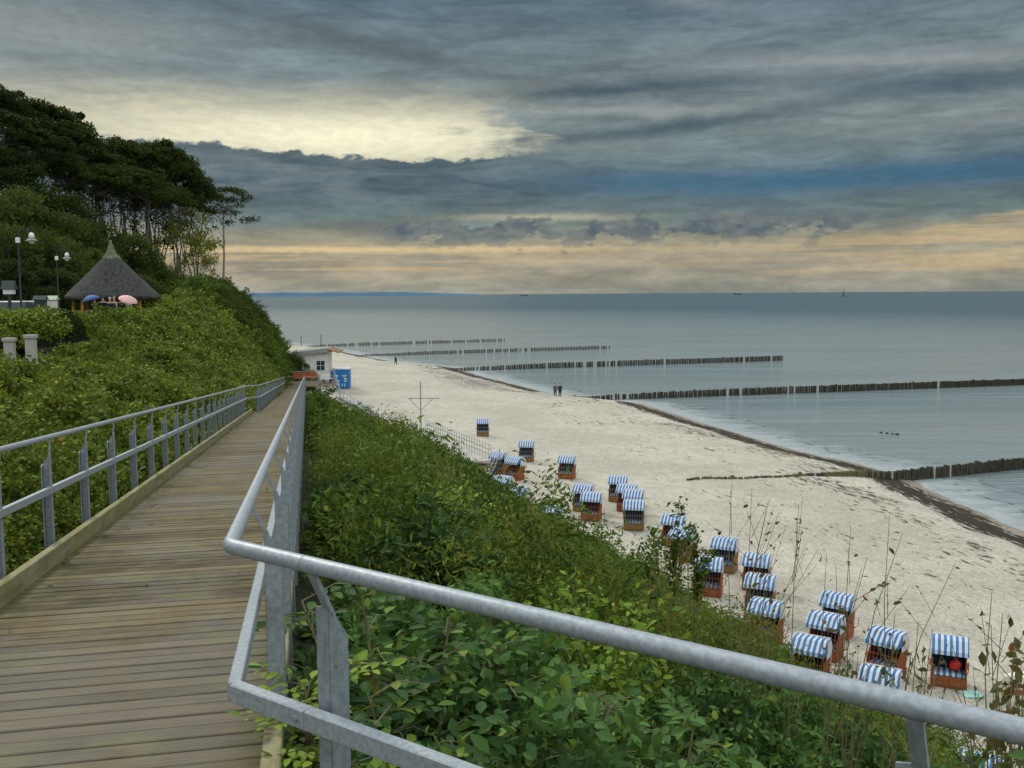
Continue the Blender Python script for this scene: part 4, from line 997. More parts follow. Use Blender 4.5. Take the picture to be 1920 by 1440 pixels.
# ------------------------------------------------------------------ beach chairs
def beach_chair(wood, slat, closed=True):
    root = empty('beach_chair', (0, 0, 0))
    w = .60; b = MB(); b.box((0, -.02, .19), (1.16, .80, .38)); b.build('base', M[wood], root, bevel=.015)
    b = MB()
    for x in (-.28, .28): b.box((x, -.435, .17), (.48, .03, .20))
    d = b.build('drawer', M[wood], root, bevel=.01)
    h = MB(); 
    for x in (-.28, .28): h.box((x, -.458, .17), (.12, .016, .025))
    h.build('handle', M['slat'], d)
    for sx in (-1, 1):
        b = MB(); b.ext([(-.42, .38), (.30, .38), (.42, 1.0), (-.10, 1.0), (-.36, .78), (-.42, .74)], sx*.545-.025, sx*.545+.025); b.build('side_panel', M[wood], root, bevel=.008)
        b = MB(); b.bar((sx*.60, -.40, .76), (sx*.60, .18, .76), .07, .035); b.build('armrest', M[wood], root)
        b = MB(); b.tube([(sx*.60, .30, .30), (sx*.66, .62, .34), (sx*.66, .74, .62)], .016, 6); b.build('carrying_handle', M[wood], root)
    b = MB(); b.box((0, -.06, .45), (1.03, .64, .12)); b.build('seat_cushion', M['stripe'], root, bevel=.03)
    b = MB(); b.ext([(.20, .50), (.30, .50), (.46, 1.45), (.36, 1.47)], -.52, .52); b.build('backrest', M['navy'], root, bevel=.02)
    # wicker hood: curved shell behind and over, open to the front
    prof = [(.32, .40), (.44, .75), (.52, 1.10), (.53, 1.38), (.44, 1.54), (.28, 1.62), (.02, 1.64), (-.12, 1.62)]
    b = MB(); n = len(prof); th = .03; inner = [(y-th if i < 5 else y, z-(th if i > 3 else 0)) for i, (y, z) in enumerate(prof)]
    vs = [(x, y, z) for x in (-.585, .585) for y, z in prof] + [(x, y, z) for x in (-.585, .585) for y, z in inner]
    fs = [(i, i+1, n+i+1, n+i) for i in range(n-1)] + [(2*n+i+1, 2*n+i, 3*n+i, 3*n+i+1) for i in range(n-1)] + [(0, n, 3*n, 2*n), (n-1, 3*n-1, 4*n-1, 2*n-1)]
    fs += [(i, i+1, 2*n+i+1, 2*n+i) for i in range(n-1)] + [(n+i+1, n+i, 3*n+i, 3*n+i+1) for i in range(n-1)]
    b.add(vs, fs); b.build('hood', M['wicker'], root)
    for sx in (-1, 1):
        b = MB(); b.ext([(-.12, 1.02), (.36, 1.02), (.50, 1.12), (.505, 1.38), (.42, 1.52), (.27, 1.595), (-.12, 1.60)], sx*.572-.014, sx*.572+.014); b.build('hood_side', M['wicker'], root)
    # striped awning with drop valance
    b = MB(); P = [(.30, 1.655), (.0, 1.672), (-.14, 1.662), (-.20, 1.635), (-.52, 1.36), (-.555, 1.22)]
    Q = [(y, z-.018) for y, z in P]; Q[-1] = (-.54, 1.22); Q[-2] = (-.50, 1.355)
    b.ext(P + Q[::-1], -.61, .61)
    for sx in (-1, 1): b.ext([(-.12, 1.64), (-.19, 1.618), (-.495, 1.35), (-.53, 1.24), (-.12, 1.28)], sx*.60-.006, sx*.60+.006)
    b.build('awning', M['stripe'], root)
    b = MB(); b.bar((-.6, -.12, 1.63), (.6, -.12, 1.63), .03, .03); b.bar((-.59, .30, 1.668), (.59, .30, 1.668), .03, .03); b.build('frame_bar', M['white'], root)
    if closed:
        b = MB()
        for i in range(8): x = -.46+.92*i/7; b.bar((x, -.44, .40), (x, -.22, 1.32), .035, .014, up=(1, 0, 0))
        b.bar((-.52, -.43, .52), (.52, -.43, .52), .03, .016); b.bar((-.52, -.345, .86), (.52, -.345, .86), .03, .016)
        b.build('grille', M[slat], root)
    return root
kinds = {'red': beach_chair('redwood', 'slat'), 'brown': beach_chair('brownwood', 'slat'), 'redslat': beach_chair('redwood', 'slatred'), 'open': beach_chair('redwood', 'slat', False)}
used = set()
CH = [ # px centre, top py, kind, turn, label
 (905, 785, 'brown', 4, 'farthest beach chair alone on the sand'), (987, 827, 'brown', 14, 'second farthest beach chair, brown base'), (1063, 855, 'red', 16, 'orange based beach chair standing alone in the middle of the sand'),
 (966, 857, 'redslat', 34, 'orange beach chair beside the end of the wooden steps'), (935, 848, 'brown', 28, 'dark shaded beach chair at the foot of the steps'), (943, 893, 'brown', 34, 'half hidden striped beach chair left above the lower one'),
 (972, 913, 'brown', 30, 'beach chair with dark side behind the slope shrubs below the steps'), (1035, 949, 'brown', 8, 'beach chair showing only its striped roof over the bushes'), (1094, 909, 'brown', 12, 'beach chair behind the orange based one, partly covered'),
 (1109, 924, 'redslat', 14, 'orange based beach chair in front of a covered one'), (1159, 893, 'brown', 14, 'rearmost beach chair of the tight cluster of four'), (1176, 909, 'redslat', 22, 'second rear beach chair of the tight cluster'),
 (1188, 919, 'brown', 14, 'beach chair tucked close behind the cluster front chair'), (1189, 939, 'brown', 10, 'front beach chair of the tight cluster with grey grille'), (1263, 966, 'redslat', 14, 'beach chair seen through twigs at the edge of the sand'),
 (1282, 991, 'redslat', 45, 'orange sided beach chair turned away behind twigs'), (1359, 1009, 'brown', 14, 'beach chair right behind the seed head stems'), (1330, 1047, 'redslat', 14, 'beach chair with orange base at the shrub edge left of a pair'),
 (1419, 1040, 'redslat', 14, 'upper beach chair of the close pair near the lone stem'), (1426, 1079, 'brown', 14, 'lower beach chair of the close pair near the lone stem'), (1437, 1127, 'redslat', 14, 'beach chair nearly buried in shrubs under the close pair'),
 (1571, 1114, 'red', 14, 'rear beach chair of the three behind bare stems'), (1549, 1152, 'redslat', 12, 'middle beach chair of the three behind bare stems'), (1521, 1196, 'redslat', 12, 'front beach chair of the three behind bare stems'),
 (1664, 1182, 'redslat', 14, 'beach chair with orange slats left of the chair with a red bag'), (1651, 1255, 'red', 10, 'nearest beach chair just above the handrail'), (1781, 1196, 'open', 3, 'open beach chair with blue seat and a red bag inside'),
 (1842, 1420, 'red', 10, 'beach chair showing only its stripes below the handrail')]
CHP = []
for px, py, k, turn, lb in CH:
    y = 60.0
    for _ in range(12):
        p = at(px, py, y); g = gz(p.x, p.y) if False else float(z_sand(*ST(p.x, p.y))); d = ray(px, py); y = (EZ-g-1.50)/(-d.z)*d.y
    p = at(px, py, y); loc = (p.x, p.y, p.z-1.50); CHP.append(Vector(loc))
    o = kinds[k] if k not in used else copy_tree(kinds[k]); used.add(k)
    o.location = loc; o.rotation_euler = (0, 0, -math.atan2(p.x, p.y) - R(turn + random.uniform(-8, 8))); sc = .90; o.scale = (sc, sc, sc)
    tag(o, lb, 'beach chair', 'striped hooded beach chairs on the sand')
# things at the chairs
c = CHP[26]
b = MB(); b.ball((0, 0, .17), (.20, .14, .17), 12); b.tube([(-.1, 0, .30), (0, 0, .42), (.1, 0, .30)], .012, 6); o = b.build('red_bag', M['red'], smooth=True); o.location = c+Vector((.12, -.18, .52)); tag(o, 'round bright red bag on the seat of the open beach chair', 'bag')
b = MB()
for i in range(7): b.box((-.24+.08*i, 0, .02+.012*(i % 2)), (.082, .5, .03), Matrix.Rotation(.12*(i % 2*2-1), 3, 'Y'))
o = b.build('towel', M['teal']); o.location = c+Vector((.35, -.85, .0)); tag(o, 'pale green towel lying by the foot of the open beach chair', 'towel')
p = hit(1935, 1370, 1.8)
root = empty('folded_beach_cover', p, .3, 'white covered beach chair cut off by the right edge', 'chair cover')
b = MB(); b.ext([(-.5, 0), (.5, 0), (.62, 1.1), (.45, 1.55), (-.1, 1.65), (-.5, 1.4), (-.6, .9)], -.65, .65); b.build('cover', M['cover'], root, bevel=.05)
b = MB(); b.box((-.02, -.62, .55), (1.2, .05, .7)); b.build('front_board', M['palegreen'], root)

# ------------------------------------------------------------------ lower landing, hut, container
LZ = deck(DS1)-.02
def lower_landing():
    root = empty('lower_landing', W(DS1, 0, LZ), -AZ, 'grey beige wooden landing at the foot of the boardwalk', 'landing')
    b = MB()
    for i in range(46): b.box((.25, .01+i*.145, 0), (5.3, .135, .05), None, random.random()+.01)
    b.build('deck', M['planks'], root); b = MB()
    for x in (-2, 2.6):
        for y in (.5, 3.5, 6): b = MB(); b.box((x, y, -1.7), (.16, .16, 3.3)); b.build('support_post', M['pile'], root)
lower_landing()
def simple_rail(name, pts, label, h=1.05, spacing=1.5, group=None, mats='galv', rails=(0, .5), r=.024, cat='railing', post_r=.022, postd=.2):
    P = [Vector(p) for p in pts]; O = P[0].copy(); root = empty(name, O, 0, label, cat, group)
    MB().tube([p-O+Vector((0, 0, h)) for p in P], r, 8).build('handrail', M['galv2'], root, smooth='auto')
    for k in rails[1:]:
        b = MB(); [b.bar(P[i]-O+Vector((0, 0, h-k)), P[i+1]-O+Vector((0, 0, h-k)), .035, .04) for i in range(len(P)-1)]; b.build('knee_rail', M['galv2'], root)
    pm = MB(); pm.box((0, 0, (h-postd)/2), (post_r*2, post_r*2, h+postd)); me = pm.mesh('post'); me.materials.append(M[mats])
    for i in range(len(P)-1):
        L = (P[i+1]-P[i]).length; n = max(1, int(L/spacing))
        for j in range(n + (i == len(P)-2)):
            o = bpy.data.objects.new('post', me); COL.objects.link(o); o.parent = root; o.location = P[i].lerp(P[i+1], j/n)-O
    return root
def LW(s, t, z): return tuple(W(s, t, z))
fr = simple_rail('landing_railing', [LW(105.0, -2.6, LZ), LW(105.3, 3.0, LZ)], 'cross railing closing the foot of the boardwalk with an orange board on it')
b = MB(); b.box((0, 0, 0), (2.5, .05, .68), Matrix.Rotation(-AZ, 3, 'Z')); o = b.build('orange_board', M['rust'], fr); o.location = W(105.0, -.2, LZ+.62) - fr.location
simple_rail('landing_railing', [LW(97.2, -.1, LZ+.1), LW(97.2, 1.3, LZ), LW(94.5, 1.3, LZ-.1)], 'small return railing beside the foot of the boardwalk', spacing=.9)
simple_rail('switchback_railing', [LW(105.2, 2.4, LZ), LW(104, 2.85, LZ), LW(99.0, 2.9, LZ-.1), LW(93.4, 3.15, 3.8), LW(75.6, 5.7, 3.5), LW(64.8, 8.2, 2.9)], 'curved light railing following the lower path from the landing down to the steps')
b = MB(); b.bar(W(99, 2.1, LZ-.08), W(93.4, 2.3, 3.2), 1.5, .12); b.bar(W(93.5, 2.3, 3.4), W(64.8, 7.3, 2.6), 1.5, .12); tag(b.build('lower_path', M['concrete']), kind='structure')
def tabletop(p, rz):
    root = empty('bench', p, rz, 'small white bench on the landing in front of the white hut', 'bench'); b = MB(); b.box((0, 0, .46), (1.5, .42, .05)); b.build('seat', M['white'], root)
    for x in (-.6, .6): b = MB(); b.box((x, 0, .22), (.06, .36, .43)); b.build('leg', M['galv'], root)
    b = MB(); b.box((0, .24, .75), (1.5, .04, .35), Matrix.Rotation(.2, 3, 'X')); b.build('backrest', M['white'], root)
tabletop(W(102.0, 2.1, LZ+.02), -AZ+.9)
def hut():
    p = at(598, 700, 122); z0 = 1.9; root = empty('beach_hut', (p.x, p.y, z0), .05, 'white wooden hut with grey pitched roof and one window at the bluff foot', 'hut')
    w, d, h = 5.2, 4.5, 4.7
    b = MB(); b.box((-1.5, d/2, h/2), (w, d, h)); b.build('wall', M['white'], root)
    b = MB(); 
    for x in np.arange(-4.0, 1.1, .55): b.box((x, -.012, h/2), (.03, .02, h))
    b.build('cladding_strip', M['cover'], root)
    b = MB(); b.add([(-4.6, -.5, h-.25), (1.5, -.6, h+.15), (1.5, d+.5, h+.15), (-4.6, d+.5, h-.25), (-4.6, -.5, h+.05), (1.1, -.6, h+.65), (1.1, d+.5, h+.65), (-4.6, d+.5, h+.05)],
          [(3, 2, 1, 0), (4, 5, 6, 7), (0, 1, 5, 4), (1, 2, 6, 5), (2, 3, 7, 6), (3, 0, 4, 7)]); b.build('roof', M['roofgrey'], root)
    b = MB(); b.add([(1.12, -.62, h+.60), (2.6, -.5, h+.14), (2.6, d+.3, h+.14), (1.12, d+.5, h+.60), (1.12, -.62, h+.48), (2.6, -.5, h+.04), (2.6, d+.3, h+.04), (1.12, d+.5, h+.48)],
          [(0, 1, 2, 3), (7, 6, 5, 4), (0, 4, 5, 1), (1, 5, 6, 2), (2, 6, 7, 3), (3, 7, 4, 0)]); b.build('canopy', M['brownwood'], root)
    f = MB(); f.box((.25, -.03, 3.15), (1.15, .06, 1.35)); fo = f.build('window', M['white'], root)
    g = MB(); g.box((.25, -.07, 3.15), (.98, .02, 1.18)); g.build('pane', M['glass'], fo)
    g = MB(); g.box((.25, -.085, 3.15), (.05, .02, 1.18)); g.box((.25, -.085, 3.15), (.98, .018, .05)); g.build('glazing_bar', M['white'], fo)
hut()
def container():
    p = at(639, 726, 125); z0 = float(z_sand(*ST(p.x, p.y))); root = empty('blue_container', (p.x, p.y, z0), .08, 'bright blue container with white lettering marks on the sand beside the hut', 'container')
    b = MB(); b.box((0, 1.2, 1.32), (2.3, 2.4, 2.44)); b.build('body', M['blue'], root, bevel=.03)
    b = MB(); b.box((0, 1.2, 2.60), (2.42, 2.5, .14)); b.build('roof', M['white'], root, bevel=.02)
    b = MB(); b.box((0, 1.2, .05), (2.1, 2.2, .1)); b.build('skid', M['slat'], root)
    b = MB()
    for x, z, w, h in ((-.55, 1.75, .45, .16), (-.50, 1.62, .25, .14), (.5, 1.75, .7, .09), (.45, 1.6, .5, .06), (.62, 1.35, .35, .12), (.62, 1.15, .30, .12), (.60, .95, .34, .1), (.2, .5, .10, .32), (.5, .5, .10, .32), (-.4, 1.1, .5, .08), (-.3, .95, .3, .08), (-.35, .6, .4, .2)):
        b.box((x, -.012, z), (w, .012, h))
    b.build('lettering', M['white'], root)
    b = MB(); b.box((-.95, -.01, 1.1), (.03, .02, 1.9)); b.box((.98, -.01, 1.1), (.03, .02, 1.9)); b.build('door_edge', M['slat'], root)
container()
def volley():
    p = hit(790, 838, 2.0); root = empty('signal_mast', (p.x, p.y, 1.9), 0, 'thin grey mast with braced crossbar standing by the beach fence', 'mast')
    b = MB(); b.tube([(0, 0, 0), (0, 0, 5.3)], .045, 8); b.build('pole', M['galv'], root)
    b = MB(); b.bar((-.95, 0, 3.95), (1.5, 0, 3.95), .05, .06); b.build('crossbar', M['galv'], root)
    for x in (-.9, .95): b = MB(); b.bar((0, 0, 3.0), (x, 0, 3.92), .04, .04); b.build('brace', M['galv'], root)
volley()
# fenced footway and steps onto the sand
def footway():
    a = hit(640, 742, 2.0); m1 = hit(785, 815, 2.1); e = hit(905, 868, 2.1)
    b = MB(); b.bar((a.x, a.y, 2.02), (m1.x, m1.y, 2.12), 1.5, .22); b.bar((m1.x, m1.y, 2.14), (e.x, e.y, 2.14), 1.5, .22); tag(b.build('promenade_path', M['concrete']), kind='structure')
    simple_rail('footway_fence', [(m1.x+.6, m1.y+.2, 2.2), (e.x+.6, e.y+.2, 2.2)], 'low metal fence of close posts beside the concrete footway', 1.15, .55, None, 'galv', (0, .35, .7), .018, 'fence', .018)
    simple_rail('footway_fence', [(m1.x-1.0, m1.y+1.0, 2.2), (m1.x+1.8, m1.y-7.5, 2.2)], 'short inner metal fence where the lower path meets the footway', 1.1, .7, None, 'galv', (0, .5), .018, 'fence', .018)
    p = hit(888, 900, 1.9); root = empty('beach_steps', (p.x, p.y, 1.75), -.35, 'flight of timber steps leading down to the sand', 'steps')
    for i in range(6): b = MB(); b.box((0, i*.36, .10+i*.17), (2.0, .34, .06)); b.build('tread', M['planks'], root)
    for x in (-1.02, 1.02): b = MB(); b.bar((x, -.1, .0), (x, 2.0, 1.0), .06, .2); b.build('stringer', M['pile'], root)
    simple_rail('steps_railing', [(p.x+1.1, p.y-.2, 1.75), (p.x+1.7, p.y+1.9, 2.7)], 'short grey railing along the timber steps', 1.0, 1.1)
footway()

# ------------------------------------------------------------------ upper terrace
tp = grid_mesh('promenade', np.arange(10, 92, 2.0), np.array([-23.5, -20, -16, -13.2]), lambda s, t: 12.1 + .18 + 0*s, M['asphalt']); tag(tp, kind='structure')
def pavilion():
    p = at(212, 556, 62); z0 = 12.2; root = empty('thatched_pavilion', (p.x, p.y, z0), .2, 'round open pavilion with pointed dark thatched roof on orange posts', 'pavilion')
    e = p.z-z0; H = at(210, 451, 62).z-z0
    prof = [(2.82, e-.18), (2.88, e-.10), (2.88, e+.02)]
    for k in range(1, 10):
        u = k/9; prof.append((2.88*(1-u)**1.02*.99+.32*u+.03, e+.02+(H-.95-e)*u + .10*math.sin(u*math.pi)*0))
    b = MB(); b.lathe(prof + [(.02, H-.9)], 40, jit=.012); b.lathe([(2.82, e-.18), (.4, H-1.3)], 40); b.build('roof', M['thatch'], root, smooth='auto')
    b = MB(); b.lathe([(.62, H-1.28), (.52, H-1.05), (.40, H-.92), (.30, H-.72), (.17, H-.35), (.02, H)], 14, jit=.03)
    for a in (-1.4, -.2, 1.2, 2.6, 4.0): 
        b.bar((.38*math.cos(a), .38*math.sin(a), H-1.02), (.95*math.cos(a), .95*math.sin(a), H-1.75), .16, .07)
    b.build('ridge_cap', M['moss'], root)
    for k in range(8):
        a = 2*math.pi*k/8+.12; b = MB(); b.tube([(2.35*math.cos(a), 2.35*math.sin(a), -.5), (2.35*math.cos(a), 2.35*math.sin(a), e-.05)], .105, 8); b.build('post', M['post'], root, smooth='auto')
    b = MB(); b.lathe([(2.35, e-.22), (2.45, e-.22), (2.45, e-.08), (2.35, e-.08)], 8); b.build('ring_beam', M['brownwood'], root)
    b = MB(); b.box((-1.55, -1.0, .45), (.9, .35, .95)); b.build('low_wall', M['concrete'], root)
pavilion()
# people: one continuous skinned body, clothing and hair as children
def person(loc, rz, label, h=1.72, coat='black', legs='black', hair='hair', pose='stand', seed=0, skirt=False, arm_up=False, group=None):
    random.seed(seed); k = h/1.75
    root = empty('person', loc, rz, label, 'person', group); root.scale = (k, k, k)
    st = .10 if pose == 'walk' else .0
    J = {'pel': (0, 0, .95), 'ch': (0, 0, 1.25), 'sh': (0, 0, 1.42), 'nk': (0, -.01, 1.50), 'hd0': (0, -.02, 1.58), 'hd': (0, -.03, 1.70)}
    Ed = [('pel', 'ch'), ('ch', 'sh'), ('sh', 'nk'), ('nk', 'hd0'), ('hd0', 'hd')]; Rr = {'pel': .135, 'ch': .13, 'sh': .12, 'nk': .05, 'hd0': .075, 'hd': .085}
    for sgn, n in ((-1, 'l'), (1, 'r')):
        sy = st*sgn
        J['hip'+n] = (.09*sgn, 0, .90); J['kn'+n] = (.10*sgn, -.02-sy*1.2, .50); J['an'+n] = (.10*sgn, sy*-1.4+.01, .09); J['to'+n] = (.11*sgn, sy*-1.4-.14, .04)
        Ed += [('pel', 'hip'+n), ('hip'+n, 'kn'+n), ('kn'+n, 'an'+n), ('an'+n, 'to'+n)]; Rr.update({'hip'+n: .10, 'kn'+n: .065, 'an'+n: .045, 'to'+n: .035})
        J['s'+n] = (.17*sgn, 0, 1.42)
        if arm_up and n == 'r': J['e'+n] = (.24, -.10, 1.20); J['w'+n] = (.14, -.28, 1.30); J['h'+n] = (.12, -.33, 1.36)
        else: J['e'+n] = (.25*sgn, .02+sy*.6, 1.15); J['w'+n] = (.24*sgn, -.08+sy, .93); J['h'+n] = (.23*sgn, -.11+sy, .84)
        Ed += [('sh', 's'+n), ('s'+n, 'e'+n), ('e'+n, 'w'+n), ('w'+n, 'h'+n)]; Rr.update({'s'+n: .065, 'e'+n: .045, 'w'+n: .032, 'h'+n: .035})
    def skin(name, keys, scale, m, parent, mn=0):
        ks = [q for q in J if q in keys]; idx = {q: i for i, q in enumerate(ks)}
        me = bpy.data.meshes.new(name); me.from_pydata([J[q] for q in ks], [(idx[a], idx[c]) for a, c in Ed if a in idx and c in idx], []); me.materials.append(m)
        o = bpy.data.objects.new(name, me); COL.objects.link(o); o.parent = parent
        md = o.modifiers.new('skin', 'SKIN'); md.use_smooth_shade = True
        for i, q in enumerate(ks):
            r = max(Rr[q]*scale, mn); me.skin_vertices[0].data[i].radius = (r, r)
        me.skin_vertices[0].data[0].use_root = True
        sb = o.modifiers.new('sub', 'SUBSURF'); sb.levels = 1; sb.render_levels = 1; return o
    body = skin('body', set(J), 1.0, M['skin'], root)
    skin('coat', {'pel', 'ch', 'sh', 'sl', 'sr', 'el', 'er', 'wl', 'wr', 'hipl', 'hipr'}, 1.28, M[coat], root)
    skin('trousers', {'pel', 'hipl', 'hipr', 'knl', 'knr', 'anl', 'anr'}, 1.22, M[legs], root)
    hb = MB(); hb.ball((0, .012, 1.715), (.088, .10, .10), 10); hb.build('hair', M[hair], root, smooth=True)
    fb = MB()
    for sx in (-1, 1): fb.ball((sx*.03, -.112, 1.675), (.012, .008, .008), 6)
    fb.build('eyes', M['hair'], root)
    fb = MB()
    fb.ball((0, -.122, 1.645), (.012, .018, .022), 6); fb.build('nose', M['skin'], root)
    sb = MB()
    for sgn, n in ((-1, 'l'), (1, 'r')): a = Vector(J['an'+n]); c = Vector(J['to'+n]); sb.ball((a+c)/2-Vector((0, 0, .02)), (.05, .13, .05), 8)
    sb.build('shoes', M['black'], root, smooth=True)
    return root
def umbrella(loc, m, tilt, label, rr=.52):
    root = empty('umbrella', loc, 0, label, 'umbrella'); root.rotation_euler = tilt
    b = MB(); n = 8; prof = [(rr, 0), (rr*.85, .10), (rr*.6, .19), (rr*.3, .25), (.01, .275)]
    b.lathe(prof, n); b.lathe([(r_*.985, z-.008) for r_, z in prof], n); b.build('canopy', M[m], root)
    b = MB(); b.tube([(0, 0, -.62), (0, 0, .31)], .009, 6); b.tube([(0, 0, -.62), (.03, 0, -.68), (.06, 0, -.64)], .012, 6); b.build('shaft', M['galv'], root)
PEO = [(178, 60.5, 'person in dark coat under the blue umbrella', 'black', 'black', 'hair', True), (193, 60.2, 'person in black seen behind the table at the pavilion centre', 'black', 'denim', 'hair', False), (206, 60.0, 'light haired person in black jacket and pale jeans', 'black', 'denim', 'hairgrey', False),
       (214, 60.6, 'person in beige jacket at the middle of the pavilion', 'beige', 'denim', 'hairgrey', False), (228, 60.0, 'person in black beside the pink umbrella', 'black', 'black', 'hair', True), (238, 60.4, 'person in beige coat partly behind the pink umbrella', 'beige', 'black', 'hair', False)]
for i, (px, y, lb, ct, lg, hr_, up) in enumerate(PEO):
    p = at(px, 560, y-1.2); person((p.x, p.y, 12.2), .6*(i % 3-1), lb, 1.70+.05*(i % 2), ct, lg, hr_, 'stand', i, arm_up=up, group='people standing under the pavilion')
p = at(171, 562, 58.2); umbrella(p, 'umbblue', (.1, -.25, 0), 'blue umbrella open at the left of the pavilion group', .58)
p = at(240, 563, 58.0); umbrella(p, 'umbpink', (.2, .35, 0), 'pale pink umbrella open at the right of the pavilion group', .58)
for px, py, rz, lb, ct, lg in ((1041, 745, .4, 'left person of the couple walking on the sand by the water', 'denim', 'denim'), (1050, 745, .3, 'right person of the couple walking, in dark clothes', 'black', 'black'), (742, 685, 1.2, 'lone dark clothed person on the far shoreline', 'black', 'black')):
    p = hit(px, py, .6); z = max(float(z_sand(*ST(p.x, p.y))), .0); p = hit(px, py, z); person((p.x, p.y, z), math.pi*.9+rz, lb, 1.78, ct, lg, 'hair', 'walk', int(px))
def lamp(px, y, top_py, label, two=True):
    tp_ = at(px, top_py, y); z0 = 12.2; H = tp_.z-z0
    root = empty('street_lamp', (tp_.x, tp_.y, z0), 0, label, 'street lamp', 'green street lamps with white globes')
    b = MB(); b.tube([(0, 0, 0), (0, 0, .9), (0, 0, 1.0), (0, 0, H)], [.085, .08, .05, .04], 8); b.tube([(0, 0, H), (0, 0, H+.35)], [.03, .012], 6)
    b.tube([(.0, 0, H-.15), (.15, 0, H+.35), (.45, 0, H+.42), (.62, 0, H+.25)], .02, 6); b.build('pole', M['lampgreen'], root, smooth='auto')
    b = MB(); b.ball((.62, 0, H+.06), (.13, .13, .15), 12); b.build('lamp_globe', M['lampwhite'], root, smooth=True)
    b = MB(); b.lathe([(.10, H-.01), (.14, H-.06), (.26, H-.15), (.25, H-.17), (.1, H-.1)], 16, (.62, 0, 0)); s_ = b.build('lamp_shade', M['slat'], root, smooth='auto')
    b = MB(); b.lathe([(.02, H-.30), (.09, H-.27), (.15, H-.17), (.1, H-.12)], 14, (.62, 0, 0)); b.build('bulb_glass', M['cover'], s_, smooth='auto')
    b = MB(); b.box((0, 0, H-.13), (.16, .16, .24)); b.build('junction_box', M['lampwhite'], root, bevel=.02)
lamp(33, 43, 445, 'nearer green street lamp with white bell shade at the left edge'); lamp(106, 58, 480, 'second green street lamp, left of the thatched pavilion')
def kiosk_box(px, py, y, w, h, m1, m2, label, roofh=.2):
    p = at(px, py, y); z0 = 12.2; root = empty('info_box', (p.x, p.y, z0), .1, label, 'box'); e = p.z-z0
    b = MB(); b.box((0, 0, (e-h)/2), (.10, .10, e-h)); b.build('post', M['lampgreen'], root)
    b = MB(); b.box((0, 0, e-h/2), (w, .30, h)); b.build('panel', M[m1], root, bevel=.02)
    b = MB(); b.ext([(-.22, e), (.22, e), (0, e+roofh)], -w/2-.06, w/2+.06); b.build('roof', M[m2], root)
kiosk_box(76, 562, 46, .50, .45, 'lampgreen', 'lampgreen', 'dark green box with pointed roof behind the left hedge'); kiosk_box(97, 562, 47, .46, .42, 'cover', 'palegreen', 'cream box with pale green roof right of the dark green box')
kiosk_box(17, 542, 40, .40, .22, 'white', 'lampgreen', 'white lantern shaped box with green top at the left edge', .35)
def car(px, py, y, label):
    p = at(px, py, y); root = empty('parked_car', (p.x, p.y, 12.28), .15, label, 'car')
    b = MB(); b.ext([(-.85, .25), (.85, .25), (.88, .8), (.7, .95), (-.7, .95), (-.88, .8)], -2.1, 2.1); b.build('body', M['white'], root, bevel=.06)
    b = MB(); b.ext([(-.75, .95), (.75, .95), (.58, 1.42), (-.58, 1.42)], -1.2, 1.3); b.build('cabin', M['glass'], root, bevel=.05)
    b = MB(); b.ext([(-.6, 1.40), (.6, 1.40), (.55, 1.47), (-.55, 1.47)], -1.05, 1.15); b.build('roof', M['white'], root, bevel=.03)
    for x in (-1.3, 1.3):
        for y_ in (-.82, .82): b = MB(); b.tube([(x, y_-.1, .3), (x, y_+.1, .3)], .31, 14); b.build('wheel', M['black'], root)
car(10, 565, 56, 'white parked car behind the hedge at the left edge'); car(48, 566, 57.5, 'white parked car right of the lamp post behind the hedge')
for px, py, lb in ((17, 634, 'pale square stone post at the left edge of the hedge'), (57, 628, 'pale capped stone post with orange flowers beside it')):
    p = at(px, py, 30); root = empty('stone_post', (p.x, p.y, p.z-1.0), .1, lb, 'post'); b = MB(); b.box((0, 0, .45), (.26, .26, 1.0)); b.build('shaft', M['concrete'], root); b = MB(); b.box((0, 0, .95), (.34, .34, .12)); b.build('cap', M['concrete'], root, bevel=.015)
# clipped hedges on the terrace: one thing each
def hedge(px0, px1, y0, y1, top, label, d=2.0, mt='leaf_bramble', seed=1):
    np.random.seed(seed); a = at(px0, 600, y0); c = at(px1, 600, y1); n = 5200; u = np.random.rand(n); sh_ = 1-np.random.rand(n)**2.5*.5
    L = Vector((c.x-a.x, c.y-a.y, 0)); H = top-12.1; ang = np.random.uniform(0, math.pi, n)
    wx = np.cos(ang)*d/2*sh_; wz = H*.45 + np.sin(ang)*H*.55*sh_ - np.random.rand(n)*H*.25
    wz += (vnoise(u*L.length*1.2, np.zeros(n), 3)-.5)*.35; nn = Vector((-L.y, L.x, 0)).normalized()
    cen = np.stack([a.x+L.x*u+nn.x*wx, a.y+L.y*u+nn.y*wx, 12.1+wz], 1)-np.array([a.x, a.y, 12.1])
    v, f, k = leaf_cards(cen, unit(n, .8), np.random.uniform(.6, 1.3, n)*.14, .7, False)
    root = empty('hedge', (a.x, a.y, 12.1), 0, label, 'hedge'); o = bpy.data.objects.new('foliage', npmesh('foliage', v, f, np.random.rand(n), [M[mt]])); COL.objects.link(o); o.parent = root
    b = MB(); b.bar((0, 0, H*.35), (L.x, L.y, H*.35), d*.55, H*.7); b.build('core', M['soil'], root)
hedge(-40, 88, 34, 37, at(40, 572, 36).z, 'yellow green rounded hedge on the terrace at the left edge', 2.4)
hedge(95, 122, 38, 39.5, at(105, 578, 39).z, 'dark narrow hedge between the two lighter hedges', 1.6, 'leaf_crown', 2)
hedge(124, 146, 40, 42, at(132, 580, 41).z, 'small light hedge beside the orange pavilion post', 1.6, 'leaf_bramble', 3)

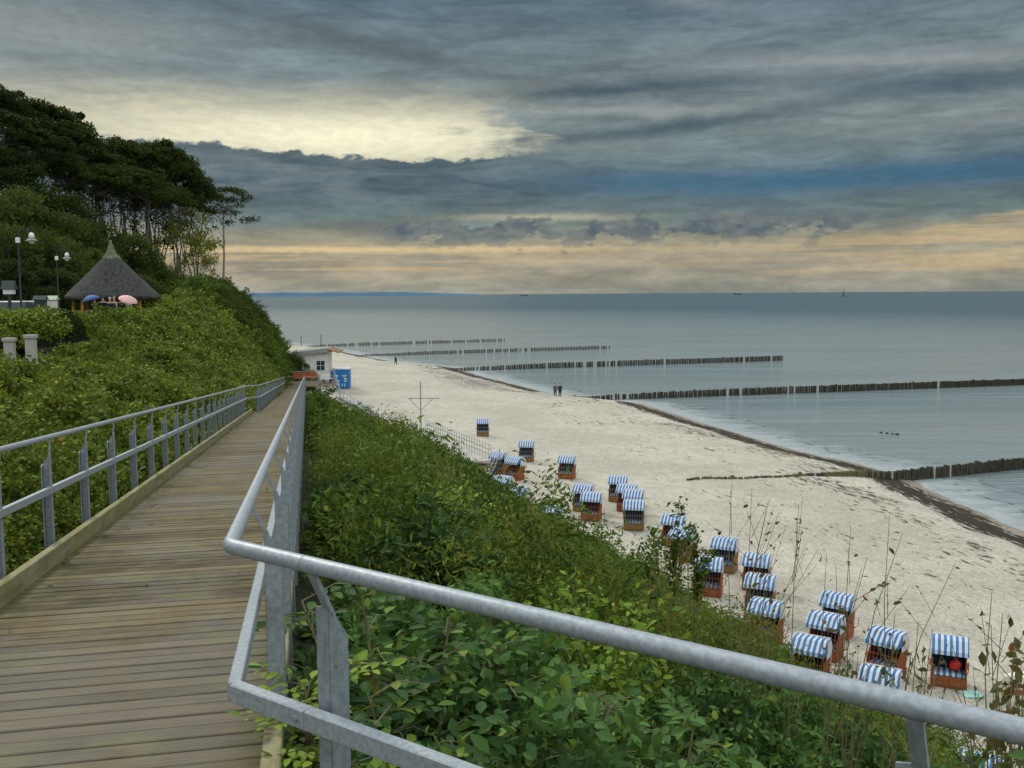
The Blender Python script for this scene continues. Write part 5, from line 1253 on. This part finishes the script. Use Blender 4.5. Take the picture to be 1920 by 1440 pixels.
# ------------------------------------------------------------------ ships, stones
def ship(px, y, L, label, sail=False, tall_=1.0):
    p = at(px, 551, y); root = empty('sailing_boat' if sail else 'cargo_ship', (p.x, p.y, 0), 0, label, 'boat' if sail else 'ship')
    b = MB(); h = L*.08; b.add([(-L/2, -L*.07, h), (L/2, 0, h*1.3), (-L/2, L*.07, h), (-L*.45, -L*.05, -1), (L*.42, 0, -1), (-L*.45, L*.05, -1)], [(0, 1, 2), (3, 5, 4), (0, 3, 4, 1), (1, 4, 5, 2), (2, 5, 3, 0)]); b.build('hull', M['ship'], root)
    if sail:
        b = MB(); b.tube([(0, 0, 0), (0, 0, L*1.6)], L*.012, 6); b.build('mast', M['ship'], root)
        b = MB(); b.add([(-.1, 0, h), (-L*.30, .1, h*1.2), (-.1, 0, L*1.5), (-.1, .2, h), (-L*.30, .3, h*1.2), (-.1, .2, L*1.5)], [(0, 1, 2), (5, 4, 3), (0, 3, 4, 1), (1, 4, 5, 2), (2, 5, 3, 0)]); b.build('sail', M['sail'], root)
    else:
        b = MB(); b.box((-L*.32, 0, h+L*.05), (L*.16, L*.1, L*.10)); b.box((-L*.32, 0, h+L*.13), (L*.05, L*.05, L*.06)); b.build('bridge', M['ship'], root)
        b = MB(); b.box((L*.12, 0, h+L*.02), (L*.5, L*.1, L*.04)); b.build('cargo', M['ship'], root)
ship(983, 6000, 48, 'small hazy grey ship on the horizon left of the middle'); ship(1383, 6500, 58, 'small low grey ship on the horizon right of the middle'); ship(1583, 3000, 17, 'tiny sailing boat on the horizon at the right', True)
random.seed(3)
for i, (px, py, lb) in enumerate(((1652, 812, 'leftmost of the four dark stones in the shallow sea'), (1663, 813, 'second of the four dark stones in the sea'), (1673, 814, 'third of the four dark stones in the sea'), (1682, 815, 'rightmost of the four dark stones in the sea'), (1655, 822, 'tiny dark stone just below the row of four'))):
    p = hit(px, py, 0); b = MB(); b.ball((0, 0, 0), (.22, .16, .14), 8); o = b.build('stone', M['duck'], smooth=True); o.location = p; o.rotation_euler = (0, 0, random.uniform(0, 3)); o.scale = (.9+.3*random.random(),)*3
    if i == 4: o.scale = (.5, .5, .5)
    tag(o, lb, 'stone', 'dark stones in the shallow sea')
print('objects', len(bpy.data.objects))
